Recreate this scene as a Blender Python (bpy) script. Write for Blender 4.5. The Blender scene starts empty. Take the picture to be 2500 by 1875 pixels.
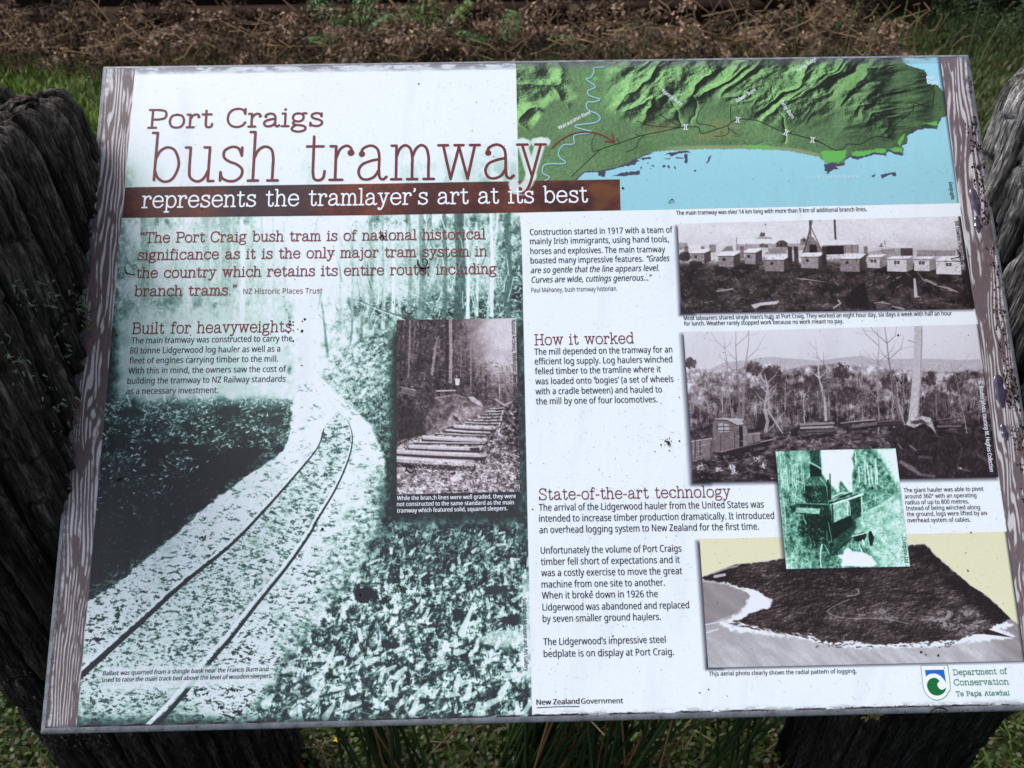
import bpy, bmesh, math, random
import numpy as np
from mathutils import Vector, Matrix

random.seed(7)
SC = bpy.context.scene
COL = SC.collection
R = math.radians

# ------------------------------------------------------------------ camera
W, H = 0.841, 0.6015                       # the panel, metres
TILT = R(41)
TL = np.array([-W / 2, 0.0, 1.2])          # its top left corner
CAM = np.array([0.37973052 - W / 2, -0.78081901, 1.40552297])
RW = np.array([[0.99975422, -0.0208116, -0.00764025],
               [-0.01874563, -0.60956394, -0.79251524],
               [0.01183629, 0.79246368, -0.60980425]])
cam = bpy.data.cameras.new('camera')
cam.sensor_width = 36.0
cam.lens = 27.0
cam.clip_start = 0.02
cam.clip_end = 200
cam.dof.use_dof = True
cam.dof.focus_distance = 0.70
cam.dof.aperture_fstop = 13.0
camo = bpy.data.objects.new('camera', cam)
COL.objects.link(camo)
camo.matrix_world = Matrix(((RW[0][0], -RW[1][0], -RW[2][0], CAM[0]),
                            (RW[0][1], -RW[1][1], -RW[2][1], CAM[1]),
                            (RW[0][2], -RW[1][2], -RW[2][2], CAM[2]),
                            (0, 0, 0, 1)))
SC.camera = camo

# ------------------------------------------------------------------ light
SUN_EL, SUN_AZ = R(58), R(-62)             # high soft sun from the left
wd = bpy.data.worlds.new('World')
SC.world = wd
wd.use_nodes = True
nt = wd.node_tree
sky = nt.nodes.new('ShaderNodeTexSky')
sky.sky_type = 'NISHITA'
sky.sun_disc = False
sky.sun_elevation = SUN_EL
sky.sun_rotation = SUN_AZ
sky.air_density = 1.0
sky.dust_density = 3.0
bg = nt.nodes['Background']
bg.inputs['Strength'].default_value = 0.15
hs = nt.nodes.new('ShaderNodeHueSaturation')       # a thin bright cloud cover takes most of the blue out
hs.inputs['Saturation'].default_value = 0.45
nt.links.new(sky.outputs[0], hs.inputs['Color'])
nt.links.new(hs.outputs[0], bg.inputs['Color'])
sl = bpy.data.lights.new('sun', 'SUN')
sl.energy = 2.0
sl.angle = R(25)
sl.color = (1.0, 0.965, 0.93)
so = bpy.data.objects.new('sun', sl)
COL.objects.link(so)
sdir = Vector((math.sin(SUN_AZ) * math.cos(SUN_EL), math.cos(SUN_AZ) * math.cos(SUN_EL), math.sin(SUN_EL)))
so.rotation_euler = sdir.to_track_quat('Z', 'Y').to_euler()
so.location = (-3, 0, 6)
vs = SC.view_settings
vs.view_transform = 'Standard'
vs.look = 'None'
vs.gamma = 1.0
vs.exposure = 0.44
vs.use_curve_mapping = False

# ------------------------------------------------------------------ helpers
def tag(o, label=None, cat=None, group=None, kind=None):
    if label: o['label'] = label
    if cat: o['category'] = cat
    if group: o['group'] = group
    if kind: o['kind'] = kind
    return o

def empty(name, loc=(0, 0, 0), rot=(0, 0, 0)):
    o = bpy.data.objects.new(name, None)
    o.empty_display_size = 0.05
    o.location = loc
    o.rotation_euler = rot
    COL.objects.link(o)
    return o

def mesh_obj(name, verts, faces, mat, parent=None, smooth=False, uv=None, tint=None):
    me = bpy.data.meshes.new(name)
    V = np.asarray(verts, dtype=np.float32).reshape(-1, 3)
    me.vertices.add(len(V))
    me.vertices.foreach_set('co', V.ravel())
    if isinstance(faces, np.ndarray):
        k = faces.shape[1]
        me.loops.add(faces.size)
        me.loops.foreach_set('vertex_index', faces.astype(np.int32).ravel())
        me.polygons.add(len(faces))
        me.polygons.foreach_set('loop_start', np.arange(0, faces.size, k, dtype=np.int32))
        lv = faces.ravel()
    else:
        lens = np.array([len(f) for f in faces], dtype=np.int32)
        lv = np.array([i for f in faces for i in f], dtype=np.int32)
        me.loops.add(len(lv))
        me.loops.foreach_set('vertex_index', lv)
        me.polygons.add(len(lens))
        me.polygons.foreach_set('loop_start', np.concatenate([[0], np.cumsum(lens)[:-1]]).astype(np.int32))
    if uv is not None:
        l = me.uv_layers.new(name='UVMap')
        l.data.foreach_set('uv', np.asarray(uv, np.float32)[lv].ravel())
    if tint is not None:
        a = me.color_attributes.new('tint', 'FLOAT_COLOR', 'POINT')
        c = np.ones((len(V), 4), np.float32)
        c[:, :3] = tint
        a.data.foreach_set('color', c.ravel())
    me.update(calc_edges=True)
    me.validate()
    if smooth:
        me.shade_smooth()
    me.materials.append(mat)
    o = bpy.data.objects.new(name, me)
    COL.objects.link(o)
    if parent: o.parent = parent
    return o

class MB:
    """collects vertices, faces and a per-vertex tint"""
    def __init__(s): s.v, s.f, s.c, s.n = [], [], [], 0
    def add(s, v, f, c=(1, 1, 1)):
        v = np.asarray(v, np.float32).reshape(-1, 3)
        s.v.append(v)
        s.f += [tuple(i + s.n for i in q) for q in f]
        c = np.asarray(c, np.float32)
        s.c.append(np.broadcast_to(c, (len(v), 3)))
        s.n += len(v)
    def build(s, name, mat, parent=None, smooth=False):
        return mesh_obj(name, np.concatenate(s.v), s.f, mat, parent, smooth, tint=np.concatenate(s.c))

def tube(pts, rad, n=5, flat=1.0):
    P = [Vector(p) for p in pts]
    if np.isscalar(rad): rad = [rad] * len(P)
    v, f = [], []
    up = Vector((0.13, 0.21, 0.97))
    for i, p in enumerate(P):
        t = (P[min(i + 1, len(P) - 1)] - P[max(i - 1, 0)]).normalized()
        a = t.cross(up)
        if a.length < 1e-3: a = t.cross(Vector((1, 0, 0)))
        a.normalize()
        b = t.cross(a)
        for k in range(n):
            th = 2 * math.pi * k / n
            v.append(p + a * (math.cos(th) * rad[i]) + b * (math.sin(th) * rad[i] * flat))
    for i in range(len(P) - 1):
        for k in range(n):
            f.append((i * n + k, i * n + (k + 1) % n, (i + 1) * n + (k + 1) % n, (i + 1) * n + k))
    f.append(tuple(range(n))[::-1])
    f.append(tuple((len(P) - 1) * n + k for k in range(n)))
    return [tuple(x) for x in v], f

class NT:
    """small node-tree writer"""
    def __init__(s, name, rough=0.8, spec=0.3):
        s.m = bpy.data.materials.new(name)
        s.m.use_nodes = True
        s.t = s.m.node_tree
        s.b = s.t.nodes['Principled BSDF']
        s.b.inputs['Roughness'].default_value = rough
        s.b.inputs['Specular IOR Level'].default_value = spec
    def n(s, t, **kw):
        x = s.t.nodes.new('ShaderNode' + t)
        for k, v in kw.items():
            if k in x.inputs: x.inputs[k].default_value = v
            else: setattr(x, k, v)
        return x
    def l(s, a, b): s.t.links.new(a, b)
    def ramp(s, fac, stops):
        r = s.n('ValToRGB')
        e = r.color_ramp.elements
        while len(e) < len(stops): e.new(0.5)
        for i, (p, c) in enumerate(stops):
            e[i].position = p
            e[i].color = (*c, 1)
        s.l(fac, r.inputs[0])
        return r.outputs[0]
    def noise(s, scale, detail=5, rough=0.6, stretch=None, dist=0.0):
        tc = s.n('TexCoord')
        mp = s.n('Mapping')
        s.l(tc.outputs['Object'], mp.inputs[0])
        if stretch: mp.inputs['Scale'].default_value = stretch
        x = s.n('TexNoise')
        x.inputs['Scale'].default_value = scale
        x.inputs['Detail'].default_value = detail
        x.inputs['Roughness'].default_value = rough
        x.inputs['Distortion'].default_value = dist
        s.l(mp.outputs[0], x.inputs['Vector'])
        return x.outputs[0]
    def mix(s, f, a, b, mode='MIX'):
        x = s.n('Mix', data_type='RGBA', blend_type=mode)
        if isinstance(f, (int, float)): x.inputs[0].default_value = f
        else: s.l(f, x.inputs[0])
        for i, c in ((6, a), (7, b)):
            if isinstance(c, tuple): x.inputs[i].default_value = (*c, 1)
            else: s.l(c, x.inputs[i])
        return x.outputs[2]
    def bump(s, h, strength=0.3, dist=0.002):
        x = s.n('Bump')
        x.inputs['Strength'].default_value = strength
        x.inputs['Distance'].default_value = dist
        s.l(h, x.inputs['Height'])
        s.l(x.outputs[0], s.b.inputs['Normal'])
    def base(s, c):
        if isinstance(c, tuple): s.b.inputs['Base Color'].default_value = (*c, 1)
        else: s.l(c, s.b.inputs['Base Color'])
    def tinted(s, c=None):
        a = s.n('Attribute', attribute_name='tint')
        if c is None: s.base(a.outputs['Color'])
        else: s.base(s.mix(1.0, c, a.outputs['Color'], 'MULTIPLY'))
        return s

def srgb(r, g, b):
    f = lambda c: c / 12.92 if c <= 0.04045 else ((c + 0.055) / 1.055) ** 2.4
    return (f(r / 255), f(g / 255), f(b / 255))

# ------------------------------------------------------------------ materials
def mat_wood(name, dark, mid, light, grey):
    m = NT(name, 0.92, 0.18)
    a = m.noise(9, 8, 0.7, (9, 9, 0.6), 0.25)
    b = m.noise(60, 8, 0.8, (7, 7, 0.45), 0.25)
    c = m.noise(7, 6, 0.65, (1, 1, 0.6))
    base = m.ramp(a, [(0.32, dark), (0.5, mid), (0.68, light)])
    fine = m.ramp(b, [(0.40, (0.12, 0.11, 0.10)), (0.5, (0.8, 0.8, 0.8)), (0.62, (1.9, 1.9, 2.0))])
    e = m.noise(30, 8, 0.8, (1.6, 1.6, 1.0), 0.8)
    blot = m.ramp(e, [(0.36, (0.28, 0.27, 0.26)), (0.5, (0.9, 0.9, 0.9)), (0.64, (2.0, 2.0, 2.05))])
    col = m.mix(1.0, base, fine, 'MULTIPLY')
    col = m.mix(1.0, col, blot, 'MULTIPLY')
    g = m.ramp(c, [(0.55, (0, 0, 0)), (0.72, (1, 1, 1))])
    lich = m.noise(130, 4, 0.7)
    lf = m.ramp(lich, [(0.63, (0, 0, 0)), (0.68, (1, 1, 1))])
    col = m.mix(g, col, grey)
    mulf = m.mix(1.0, lf, g, 'MULTIPLY')
    col = m.mix(mulf, col, (0.16, 0.18, 0.13))
    a2 = m.n('Attribute', attribute_name='tint')
    col = m.mix(1.0, col, a2.outputs['Color'], 'MULTIPLY')
    m.base(col)
    m.bump(b, 1.0, 0.006)
    return m.m
M_wood_l = mat_wood('weathered_timber_shaded', (0.008, 0.007, 0.006), (0.030, 0.025, 0.022), (0.085, 0.076, 0.068), (0.055, 0.055, 0.047))  # left post: dark timber, with the shade on its inner face kept in the colour
M_wood_r = mat_wood('weathered_timber_lit', (0.028, 0.026, 0.024), (0.11, 0.104, 0.10), (0.28, 0.27, 0.26), (0.18, 0.18, 0.165))  # right post: same timber made paler for the light on its inner face

def mat_tint(name, rough=0.8, spec=0.25, sub=None, transl=0.0):
    m = NT(name, rough, spec)
    m.tinted()
    if transl:
        m.b.inputs['Transmission Weight'].default_value = 0
    return m.m
M_leaf = mat_tint('leaf_green', 0.55, 0.35)
M_dead = mat_tint('dead_frond_brown', 0.9, 0.1)
M_plant = mat_tint('stem', 0.6, 0.3)

def mat_ground():
    m = NT('moss_and_soil', 0.95, 0.1)
    a = m.noise(6, 6, 0.65)
    b = m.noise(70, 5, 0.7)
    c = m.ramp(a, [(0.35, (0.018, 0.034, 0.006)), (0.5, (0.035, 0.062, 0.010)), (0.62, (0.03, 0.022, 0.012))])
    d = m.ramp(b, [(0.35, (0.3, 0.3, 0.3)), (0.65, (1.3, 1.3, 1.2))])
    m.base(m.mix(1.0, c, d, 'MULTIPLY'))
    m.bump(b, 0.8, 0.02)
    return m.m
M_ground = mat_ground()

def mat_rust():
    m = NT('rusty_steel', 0.85, 0.2)
    a = m.noise(5, 8, 0.7, (0.4, 1, 2))
    m.base(m.ramp(a, [(0.3, (0.016, 0.008, 0.006)), (0.5, (0.034, 0.017, 0.011)), (0.7, (0.065, 0.034, 0.020))]))
    m.bump(a, 0.5, 0.01)
    return m.m
M_rust = mat_rust()

def mat_frame():
    m = NT('grey_powder_coated_metal', 0.45, 0.4)
    a = m.noise(60, 6, 0.7, (1, 1, 1))
    b = m.noise(400, 3, 0.7)
    c = m.ramp(a, [(0.33, (0.09, 0.095, 0.11)), (0.52, (0.19, 0.205, 0.235)), (0.7, (0.25, 0.27, 0.31))])
    d = m.ramp(b, [(0.32, (0.25, 0.22, 0.2)), (0.42, (1, 1, 1))])
    m.base(m.mix(1.0, c, d, 'MULTIPLY'))
    m.bump(b, 0.2, 0.0005)
    return m.m
M_frame = mat_frame()

def mat_flat(name, col, rough=0.5, spec=0.3):
    m = NT(name, rough, spec)
    m.base(col)
    return m.m
M_ink_red = mat_flat('ink_brick_red', srgb(104, 38, 40))
M_ink_red2 = mat_flat('ink_soft_red', srgb(118, 52, 56))
M_ink_black = mat_flat('ink_black', srgb(22, 22, 30))
M_ink_slate = mat_flat('ink_slate', srgb(34, 40, 52))
M_ink_white = mat_flat('ink_white', srgb(226, 232, 244))
M_ink_green = mat_flat('ink_green', srgb(62, 128, 92))
M_ink_pale = mat_flat('ink_pale_blue', srgb(188, 222, 236))
M_dirt = mat_flat('dirt', srgb(24, 18, 16), 0.95, 0.1)

# ------------------------------------------------------------------ panel plane <-> picture coordinates
# measured points of the print are written in pixels of the 2500 x 1875 photograph and turned into
# (u, v) metres on the panel: u from its left edge, v down from its top edge
UX = np.array([1.0, 0, 0])
VX = np.array([0.0, -math.cos(TILT), -math.sin(TILT)])
NX = np.array([0.0, -math.sin(TILT), math.cos(TILT)])
KF = 1875.0
B_ = np.stack([RW @ UX, RW @ VX, RW @ (TL - CAM)], axis=1)
HM = np.array([[KF, 0, 1250.0], [0, KF, 937.5], [0, 0, 1.0]]) @ B_
HI = np.linalg.inv(HM)
def uvp(x, y):
    q = HI @ np.array([x, y, 1.0])
    return q[0] / q[2], q[1] / q[2]
def uvs(pts):
    P = np.c_[np.asarray(pts, float), np.ones(len(pts))] @ HI.T
    return P[:, :2] / P[:, 2:]

# ------------------------------------------------------------------ the print, drawn into one sheet
PPM = 3000.0
CW, CH = int(round(W * PPM)), int(round(H * PPM))
gu, gv = np.meshgrid((np.arange(CW) + 0.5) / PPM, (np.arange(CH) + 0.5) / PPM)
den = HM[2, 0] * gu + HM[2, 1] * gv + HM[2, 2]
SX = ((HM[0, 0] * gu + HM[0, 1] * gv + HM[0, 2]) / den).astype(np.float32)
SY = ((HM[1, 0] * gu + HM[1, 1] * gv + HM[1, 2]) / den).astype(np.float32)
del gu, gv, den
RGB = np.zeros((CH, CW, 3), np.float32)

_tabs = {}
def N(X, Y, seed=0):
    if seed not in _tabs: _tabs[seed] = np.random.RandomState(seed + 11).rand(256, 256).astype(np.float32)
    t = _tabs[seed]
    xi = np.floor(X); yi = np.floor(Y)
    fx = (X - xi).astype(np.float32); fy = (Y - yi).astype(np.float32)
    xi = xi.astype(np.int32) & 255; yi = yi.astype(np.int32) & 255
    x1 = (xi + 1) & 255; y1 = (yi + 1) & 255
    fx = fx * fx * (3 - 2 * fx); fy = fy * fy * (3 - 2 * fy)
    a = t[yi, xi] * (1 - fx) + t[yi, x1] * fx
    b = t[y1, xi] * (1 - fx) + t[y1, x1] * fx
    return a * (1 - fy) + b * fy
def F(X, Y, cx, cy=None, o=4, seed=0, g=0.55):
    """fractal noise, 0..1, cell size cx, cy in picture pixels"""
    cy = cy or cx
    s = 0; a = 1.0; t = 0
    A, B = X / cx, Y / cy
    for k in range(o):
        c_, s_ = math.cos(.6 + 1.1 * k) * 2 ** k, math.sin(.6 + 1.1 * k) * 2 ** k     # every octave turned, so no lattice shows
        s = s + a * N(A * c_ - B * s_ + 17.3 * k, A * s_ + B * c_ + 9.1 * k, seed + k)
        t += a; a *= g
    return s / t
def sm(x, a, b):
    t = np.clip((x - a) / (b - a), 0, 1)
    return t * t * (3 - 2 * t)

def box_of(pts, pad):
    q = uvs(pts) * PPM
    x0, y0 = np.floor(q.min(0) - pad).astype(int)
    x1, y1 = np.ceil(q.max(0) + pad).astype(int)
    return max(x0, 0), max(y0, 0), min(x1, CW), min(y1, CH)
def poly_mask(X, Y, pts, soft=1.0):
    pts = [(float(x), round(float(y) * 64) / 64) for x, y in pts]     # exact in single precision
    ins = np.zeros(X.shape, bool)
    d2 = np.full(X.shape, 1e9, np.float32)
    n = len(pts)
    for i in range(n):
        (xa, ya), (xb, yb) = pts[i], pts[(i + 1) % n]
        dx, dy = xb - xa, yb - ya
        L = dx * dx + dy * dy + 1e-9
        t = np.clip(((X - xa) * dx + (Y - ya) * dy) / L, 0, 1)
        d2 = np.minimum(d2, (X - xa - t * dx) ** 2 + (Y - ya - t * dy) ** 2)
        if ya != yb:
            c = (ya > Y) != (yb > Y)
            ins ^= c & (X < dx * (Y - ya) / dy + xa)
    d = np.sqrt(d2)
    return np.clip(0.5 + np.where(ins, d, -d) / soft, 0, 1)
def line_dist(X, Y, pts, w):
    """distance to a polyline minus its half width (w scalar or one per point)"""
    if np.isscalar(w): w = [w] * len(pts)
    D = np.full(X.shape, 1e9, np.float32)
    for i in range(len(pts) - 1):
        (xa, ya), (xb, yb) = pts[i], pts[i + 1]
        dx, dy = xb - xa, yb - ya
        L = dx * dx + dy * dy + 1e-9
        t = np.clip(((X - xa) * dx + (Y - ya) * dy) / L, 0, 1)
        d = np.sqrt((X - xa - t * dx) ** 2 + (Y - ya - t * dy) ** 2) - 0.5 * (w[i] + (w[i + 1] - w[i]) * t)
        D = np.minimum(D, d)
    return D

class Pic:
    def __init__(s, pts, t0=0.5):
        s.pts = pts
        s.b = box_of(pts, 2)
        x0, y0, x1, y1 = s.b
        s.X, s.Y = SX[y0:y1, x0:x1], SY[y0:y1, x0:x1]
        s.T = np.full(s.X.shape, t0, np.float32)
    def F(s, *a, **k): return F(s.X, s.Y, *a, **k)
    def mixm(s, m, v): s.T = s.T * (1 - m) + v * m
    def sub(s, pts, pad):
        x0, y0, x1, y1 = box_of(pts, pad)
        bx0, by0, bx1, by1 = s.b
        x0, y0, x1, y1 = max(x0, bx0) - bx0, max(y0, by0) - by0, min(x1, bx1) - bx0, min(y1, by1) - by0
        return (slice(y0, y1), slice(x0, x1)) if x1 > x0 and y1 > y0 else None
    def poly(s, pts, v, a=1.0, soft=1.2, tex=0.0, ts=6):
        k = s.sub(pts, soft + 2)
        if k is None: return
        m = poly_mask(s.X[k], s.Y[k], pts, soft) * a
        if tex: v = v + tex * (F(s.X[k], s.Y[k], ts, ts, 3, 5) - 0.5) * 2
        s.T[k] = s.T[k] * (1 - m) + v * m
    def line(s, pts, w, v, a=1.0, soft=1.2):
        wm = w if np.isscalar(w) else max(w)
        k = s.sub(pts, wm + soft + 2)
        if k is None: return
        m = np.clip(0.5 - line_dist(s.X[k], s.Y[k], pts, w) / soft, 0, 1) * a
        s.T[k] = s.T[k] * (1 - m) + v * m
    def tree(s, x, y, h, w, v, lean=0.0, seed=0, limbs=6, a=0.9):
        r = random.Random(seed)
        p = [(x, y)]
        for i in range(1, 7): p.append((x + lean * h * i / 6 + r.uniform(-1, 1) * w * 0.6, y - h * i / 6))
        s.line(p, [w * (1 - 0.75 * i / 6) for i in range(7)], v, a)
        for j in range(limbs):
            i = r.randint(2, 5)
            sx = r.choice((-1, 1)); L = h * r.uniform(0.1, 0.28)
            q = p[i]
            a1 = (q[0] + sx * L * 0.5, q[1] - L * 0.45); a2 = (a1[0] + sx * L * r.uniform(0.1, 0.5), a1[1] - L * r.uniform(0.4, 0.8))
            s.line([q, a1, a2], [w * 0.4, w * 0.25, 0.6], v, a * 0.9)
            s.line([a1, (a1[0] + sx * L * 0.5, a1[1] - L * 0.1)], 0.8, v, a * 0.7)
    def dabs(s, n, where, L, wd, ang, vals, a=0.8, seed=0, jit=0.5):
        """n small soft strokes; where() gives x, y or None; L, wd ranges; vals a range"""
        r = random.Random(seed)
        for _ in range(n):
            q = where(r)
            if q is None: continue
            x, y = q[:2]
            k = q[2] if len(q) > 2 else 1.0
            l = r.uniform(*L) * k * 0.5; th = ang + r.uniform(-jit, jit)
            dx, dy = math.cos(th) * l, math.sin(th) * l
            s.line([(x - dx, y - dy), (x + dx, y + dy)], [r.uniform(*wd) * k, r.uniform(*wd) * k * 0.6], r.uniform(*vals), a, 1.4)
    def done(s, stops, soft=1.0, shadow=None):
        x0, y0, x1, y1 = s.b
        m = poly_mask(s.X, s.Y, s.pts, soft)[..., None]
        p = [q[0] for q in stops]
        C = np.stack([np.interp(s.T, p, [q[1][i] / 255 for q in stops]) for i in range(3)], -1)
        RGB[y0:y1, x0:x1] = RGB[y0:y1, x0:x1] * (1 - m) + C * m

def shade(pts, off, blur, col, a):
    """the soft printed drop shadow behind a picture"""
    p = [(x + off[0], y + off[1]) for x, y in pts]
    x0, y0, x1, y1 = box_of(p, blur * 1.5 + 4)
    X, Y = SX[y0:y1, x0:x1], SY[y0:y1, x0:x1]
    m = (poly_mask(X, Y, p, blur * 2) ** 1.2 * a)[..., None]
    RGB[y0:y1, x0:x1] = RGB[y0:y1, x0:x1] * (1 - m) + np.array(col) / 255 * m

def spl(pts, n=8):
    """Catmull-Rom through the points"""
    P = [np.array(p, float) for p in pts]
    P = [2 * P[0] - P[1]] + P + [2 * P[-1] - P[-2]]
    out = []
    for i in range(1, len(P) - 2):
        for k in range(n):
            t = k / n
            a, b, c, d = P[i - 1], P[i], P[i + 1], P[i + 2]
            out.append(0.5 * ((2 * b) + (c - a) * t + (2 * a - 5 * b + 4 * c - d) * t * t + (3 * b - a - 3 * c + d) * t ** 3))
    out.append(P[-2])
    return [tuple(p) for p in out]
def crop(pts, ox, oy, k): return [(ox + x * k, oy + y * k) for x, y in pts]
# ---- white stock, wood grain borders
RGB[:] = np.array([222, 230, 238]) / 255
RGB += ((F(SX, SY, 260, 260, 3, 3) - 0.5) * 0.02)[..., None]

def grain(pts, seed, k_):
    p = Pic(pts)
    u = p.F(34, 260, 3, seed)
    w = (p.X + k_ * p.Y) * 0.10 + (p.F(46, 300, 3, seed + 3) - 0.5) * 5.0
    v = np.abs(((w + u * 1.2) % 1.0) * 2 - 1)
    thick = p.F(22, 90, 3, seed + 6)
    p.T = sm(v, 0.70 - .65 * thick, .95 - .55 * thick) * sm(p.F(20, 70, 4, seed + 11), .36, .50)
    p.T = np.clip(p.T + (p.F(3, 14, 3, seed + 8) - 0.5) * 0.35, 0, 1)
    p.done([(0, (100, 88, 92)), (0.35, (128, 114, 118)), (0.7, (160, 152, 156)), (1, (192, 190, 196))], 1.5)
LB = [(238, 150), (331, 150), (330, 169), (187, 1778), (186, 1800), (70, 1800)]
RB = [(2290, 125), (2395, 125), (2700, 1760), (2524, 1760)]
grain(LB, 20, .093)
grain(RB, 33, -.100)

# ---- big duotone photograph of the tram track
TRK = [(331, 160), (1259, 150), (1268.7, 521), (1274, 600), (1288, 1275), (1300, 1790), (186, 1800), (187, 1778)]
p = Pic(TRK, 0.9)
X, Y = p.X, p.Y
fol = p.F(26, 26, 5, 40)
fin = p.F(7, 8, 3, 45)
trk = p.F(30, 600, 3, 50)
# upper pale fade
top = 0.985 - .08 * sm(Y, 270, 450) - 0.13 * sm(Y, 250, 440) * sm(fol, 0.42, 0.6) * sm(trk, 0.4, 0.6)
top -= 0.20 * sm(X, 430, 300) * sm(Y, 280, 460)
top -= 0.16 * sm(X, 900, 1250) * sm(Y, 300, 460) * (0.5 + fol)
# forest zone
den_ = 0.38 + 0.36 * sm(np.abs(X - 780 - (Y - 700) * 0.05), 170, 20) + 0.14 * sm(X, 1000, 700) - 0.12 * sm(X, 950, 1250)
den_ -= 0.22 * sm(X, 370, 300)
forest = den_ + (fol - 0.5) * 1.0 + (fin - 0.5) * 0.55 + (trk - 0.5) * 0.3
forest += 0.30 * sm(Y, 640, 520)
z = sm(Y, 470, 545)
p.T = top * (1 - z) + forest * z
for x, w, v, l, y0, y1 in [(345, 16, .45, .01, 980, 520), (362, 22, .5, .02, 760, 520), (510, 18, .62, .0, 830, 480), (498, 10, .55, .02, 830, 520),
                           (546, 26, .5, -.01, 800, 500), (588, 12, .95, .03, 800, 560), (575, 20, .55, -.1, 700, 540), (640, 7, .7, 0, 800, 520), (660, 6, .9, 0, 800, 600),
                           (700, 6, .75, 0, 800, 540), (800, 8, .35, -.12, 870, 700), (835, 6, .8, .0, 860, 620), (915, 10, .85, -.16, 860, 600),
                           (880, 7, .4, .05, 860, 560), (905, 12, .3, .02, 800, 520), (935, 9, .92, .02, 800, 540), (1010, 16, .28, -.06, 780, 520),
                           (1040, 20, .22, .03, 780, 520), (1085, 12, .25, 0, 780, 520), (1125, 26, .18, .0, 780, 520), (1141, 9, .9, .0, 780, 690), (1160, 5, .85, .0, 780, 700),
                           (1190, 7, .95, .1, 778, 520), (1205, 12, .8, -.02, 700, 500), (1240, 20, .2, .0, 900, 520), (980, 6, .8, -.1, 800, 600)]:
    p.line([(x, y0), (x + l * (y0 - y1) * .5 + w * .2, (y0 + y1) / 2), (x + l * (y0 - y1), y1)], [w, w * .85, w * .7], v, .6, 3)
rr = random.Random(5)
for i in range(46):      # thin branches
    x = rr.uniform(760, 1250); y = rr.uniform(600, 860)
    a = rr.uniform(-2.6, -.5); l = rr.uniform(20, 80)
    p.line([(x, y), (x + l * .5 * math.cos(a), y + l * .5 * math.sin(a)), (x + l * math.cos(a + .3), y + l * math.sin(a + .3))], [3, 2, 1], rr.choice((.2, .95, .9)), .5)
def inr(x0, x1, y0, y1):
    return lambda r: (r.uniform(x0, x1), r.uniform(y0, y1))
p.dabs(1500, inr(860, 1275, 540, 780), (3, 9), (1.5, 4), 0.6, (.6, 1.0), .55, 1, 1.5)
p.dabs(600, inr(860, 1275, 540, 780), (3, 9), (1.5, 4), 0.6, (.1, .3), .5, 2, 1.5)
p.dabs(500, inr(270, 400, 540, 1000), (3, 9), (2, 5), 0.6, (.5, .9), .4, 3, 1.5)
p.line([(860, 730), (950, 765), (1000, 775)], [5, 7, 4], .3, .7); p.line([(870, 735), (1010, 790)], 2.5, .9, .8)
p.line([(855, 845), (862, 770), (850, 730)], 5, .3, .6); p.line([(960, 715), (1020, 722), (1048, 745)], 2.5, .85, .7)
qz = sm(X, 240, 330) * sm(X, 1290, 1180) * sm(Y, 535, 570) * sm(Y, 760, 690)
p.T = p.T + (0.84 + .12 * sm(np.abs(X - 770), 120, 30) - p.T) * qz * (.72 - .25 * sm(X, 900, 1150) - .12 * sm(X, 420, 330))
for x, w, v, y0, y1 in [(352, 24, .50, 760, 525), (372, 12, .62, 700, 525), (502, 17, .60, 840, 470), (548, 28, .58, 800, 470), (574, 14, .62, 700, 525), (592, 11, 1.0, 800, 540), (615, 8, .66, 760, 520), (640, 6, .70, 760, 520), (668, 7, .70, 760, 530), (695, 6, .72, 740, 540), (905, 10, .52, 780, 525), (935, 6, .58, 780, 525), (960, 8, 1.0, 760, 560), (1000, 9, .5, 760, 525), (1030, 18, .42, 770, 525), (1085, 12, .38, 770, 525), (1120, 26, .28, 775, 525), (1142, 8, 1.0, 775, 560), (1165, 6, .95, 770, 545), (1200, 9, 1.0, 770, 525), (1238, 18, .34, 780, 525), (860, 7, .62, 780, 560), (830, 5, .66, 780, 580), (392, 7, .70, 640, 525), (450, 6, .74, 760, 525), (425, 4, .72, 700, 525)]:
    p.line([(x, y0), (x + w * .2, (y0 + y1) / 2), (x - 2, y1)], [w, w * .9, w * .75], v, .72, 2.5)
p.T = p.T + (p.F(5, 7, 3, 137, .8) - .5) * .30 * sm(Y, 525, 560) * sm(Y, 900, 800)
# distant light corridor
p.poly([(712, 700), (770, 690), (782, 780), (768, 860), (778, 915), (716, 960), (714, 860)], .97, .75, 22)
p.poly([(726, 872), (737, 871), (738, 881), (727, 882)], .55, .5, 5)
p.line([(800, 860), (790, 780), (780, 770)], 4, .4, .5)
for x, w, v, y0, y1, l in [(900, 7, .90, 520, 230, -.25), (940, 6, .90, 520, 210, .12), (1015, 9, .86, 520, 300, -.1), (1060, 8, .88, 520, 240, -.45), (1100, 6, .88, 520, 250, .1), (1150, 9, .84, 520, 330, .0), (1200, 12, .82, 520, 330, .02), (1235, 6, .84, 520, 320, .1), (560, 16, .90, 520, 330, 0), (660, 12, .92, 520, 350, 0), (480, 12, .92, 520, 350, .02)]:
    p.line([(x, y0), (x + l * (y0 - y1) * .4, (y0 + y1) / 2), (x + l * (y0 - y1), y1)], [w, w * .7, w * .4], v, .55, 3)
for i in range(60):
    x = rr.uniform(760, 1260); y = rr.uniform(540, 780); l = rr.uniform(30, 110); a_ = rr.uniform(-1.9, -1.2)
    p.line([(x, y), (x + l * .5 * math.cos(a_) + rr.uniform(-4, 4), y + l * .5 * math.sin(a_)), (x + l * math.cos(a_), y + l * math.sin(a_))], [3.5, 2.5, 1.2], rr.choice((.25, .35, .95, 1.0)), .45, 1.6)
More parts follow.
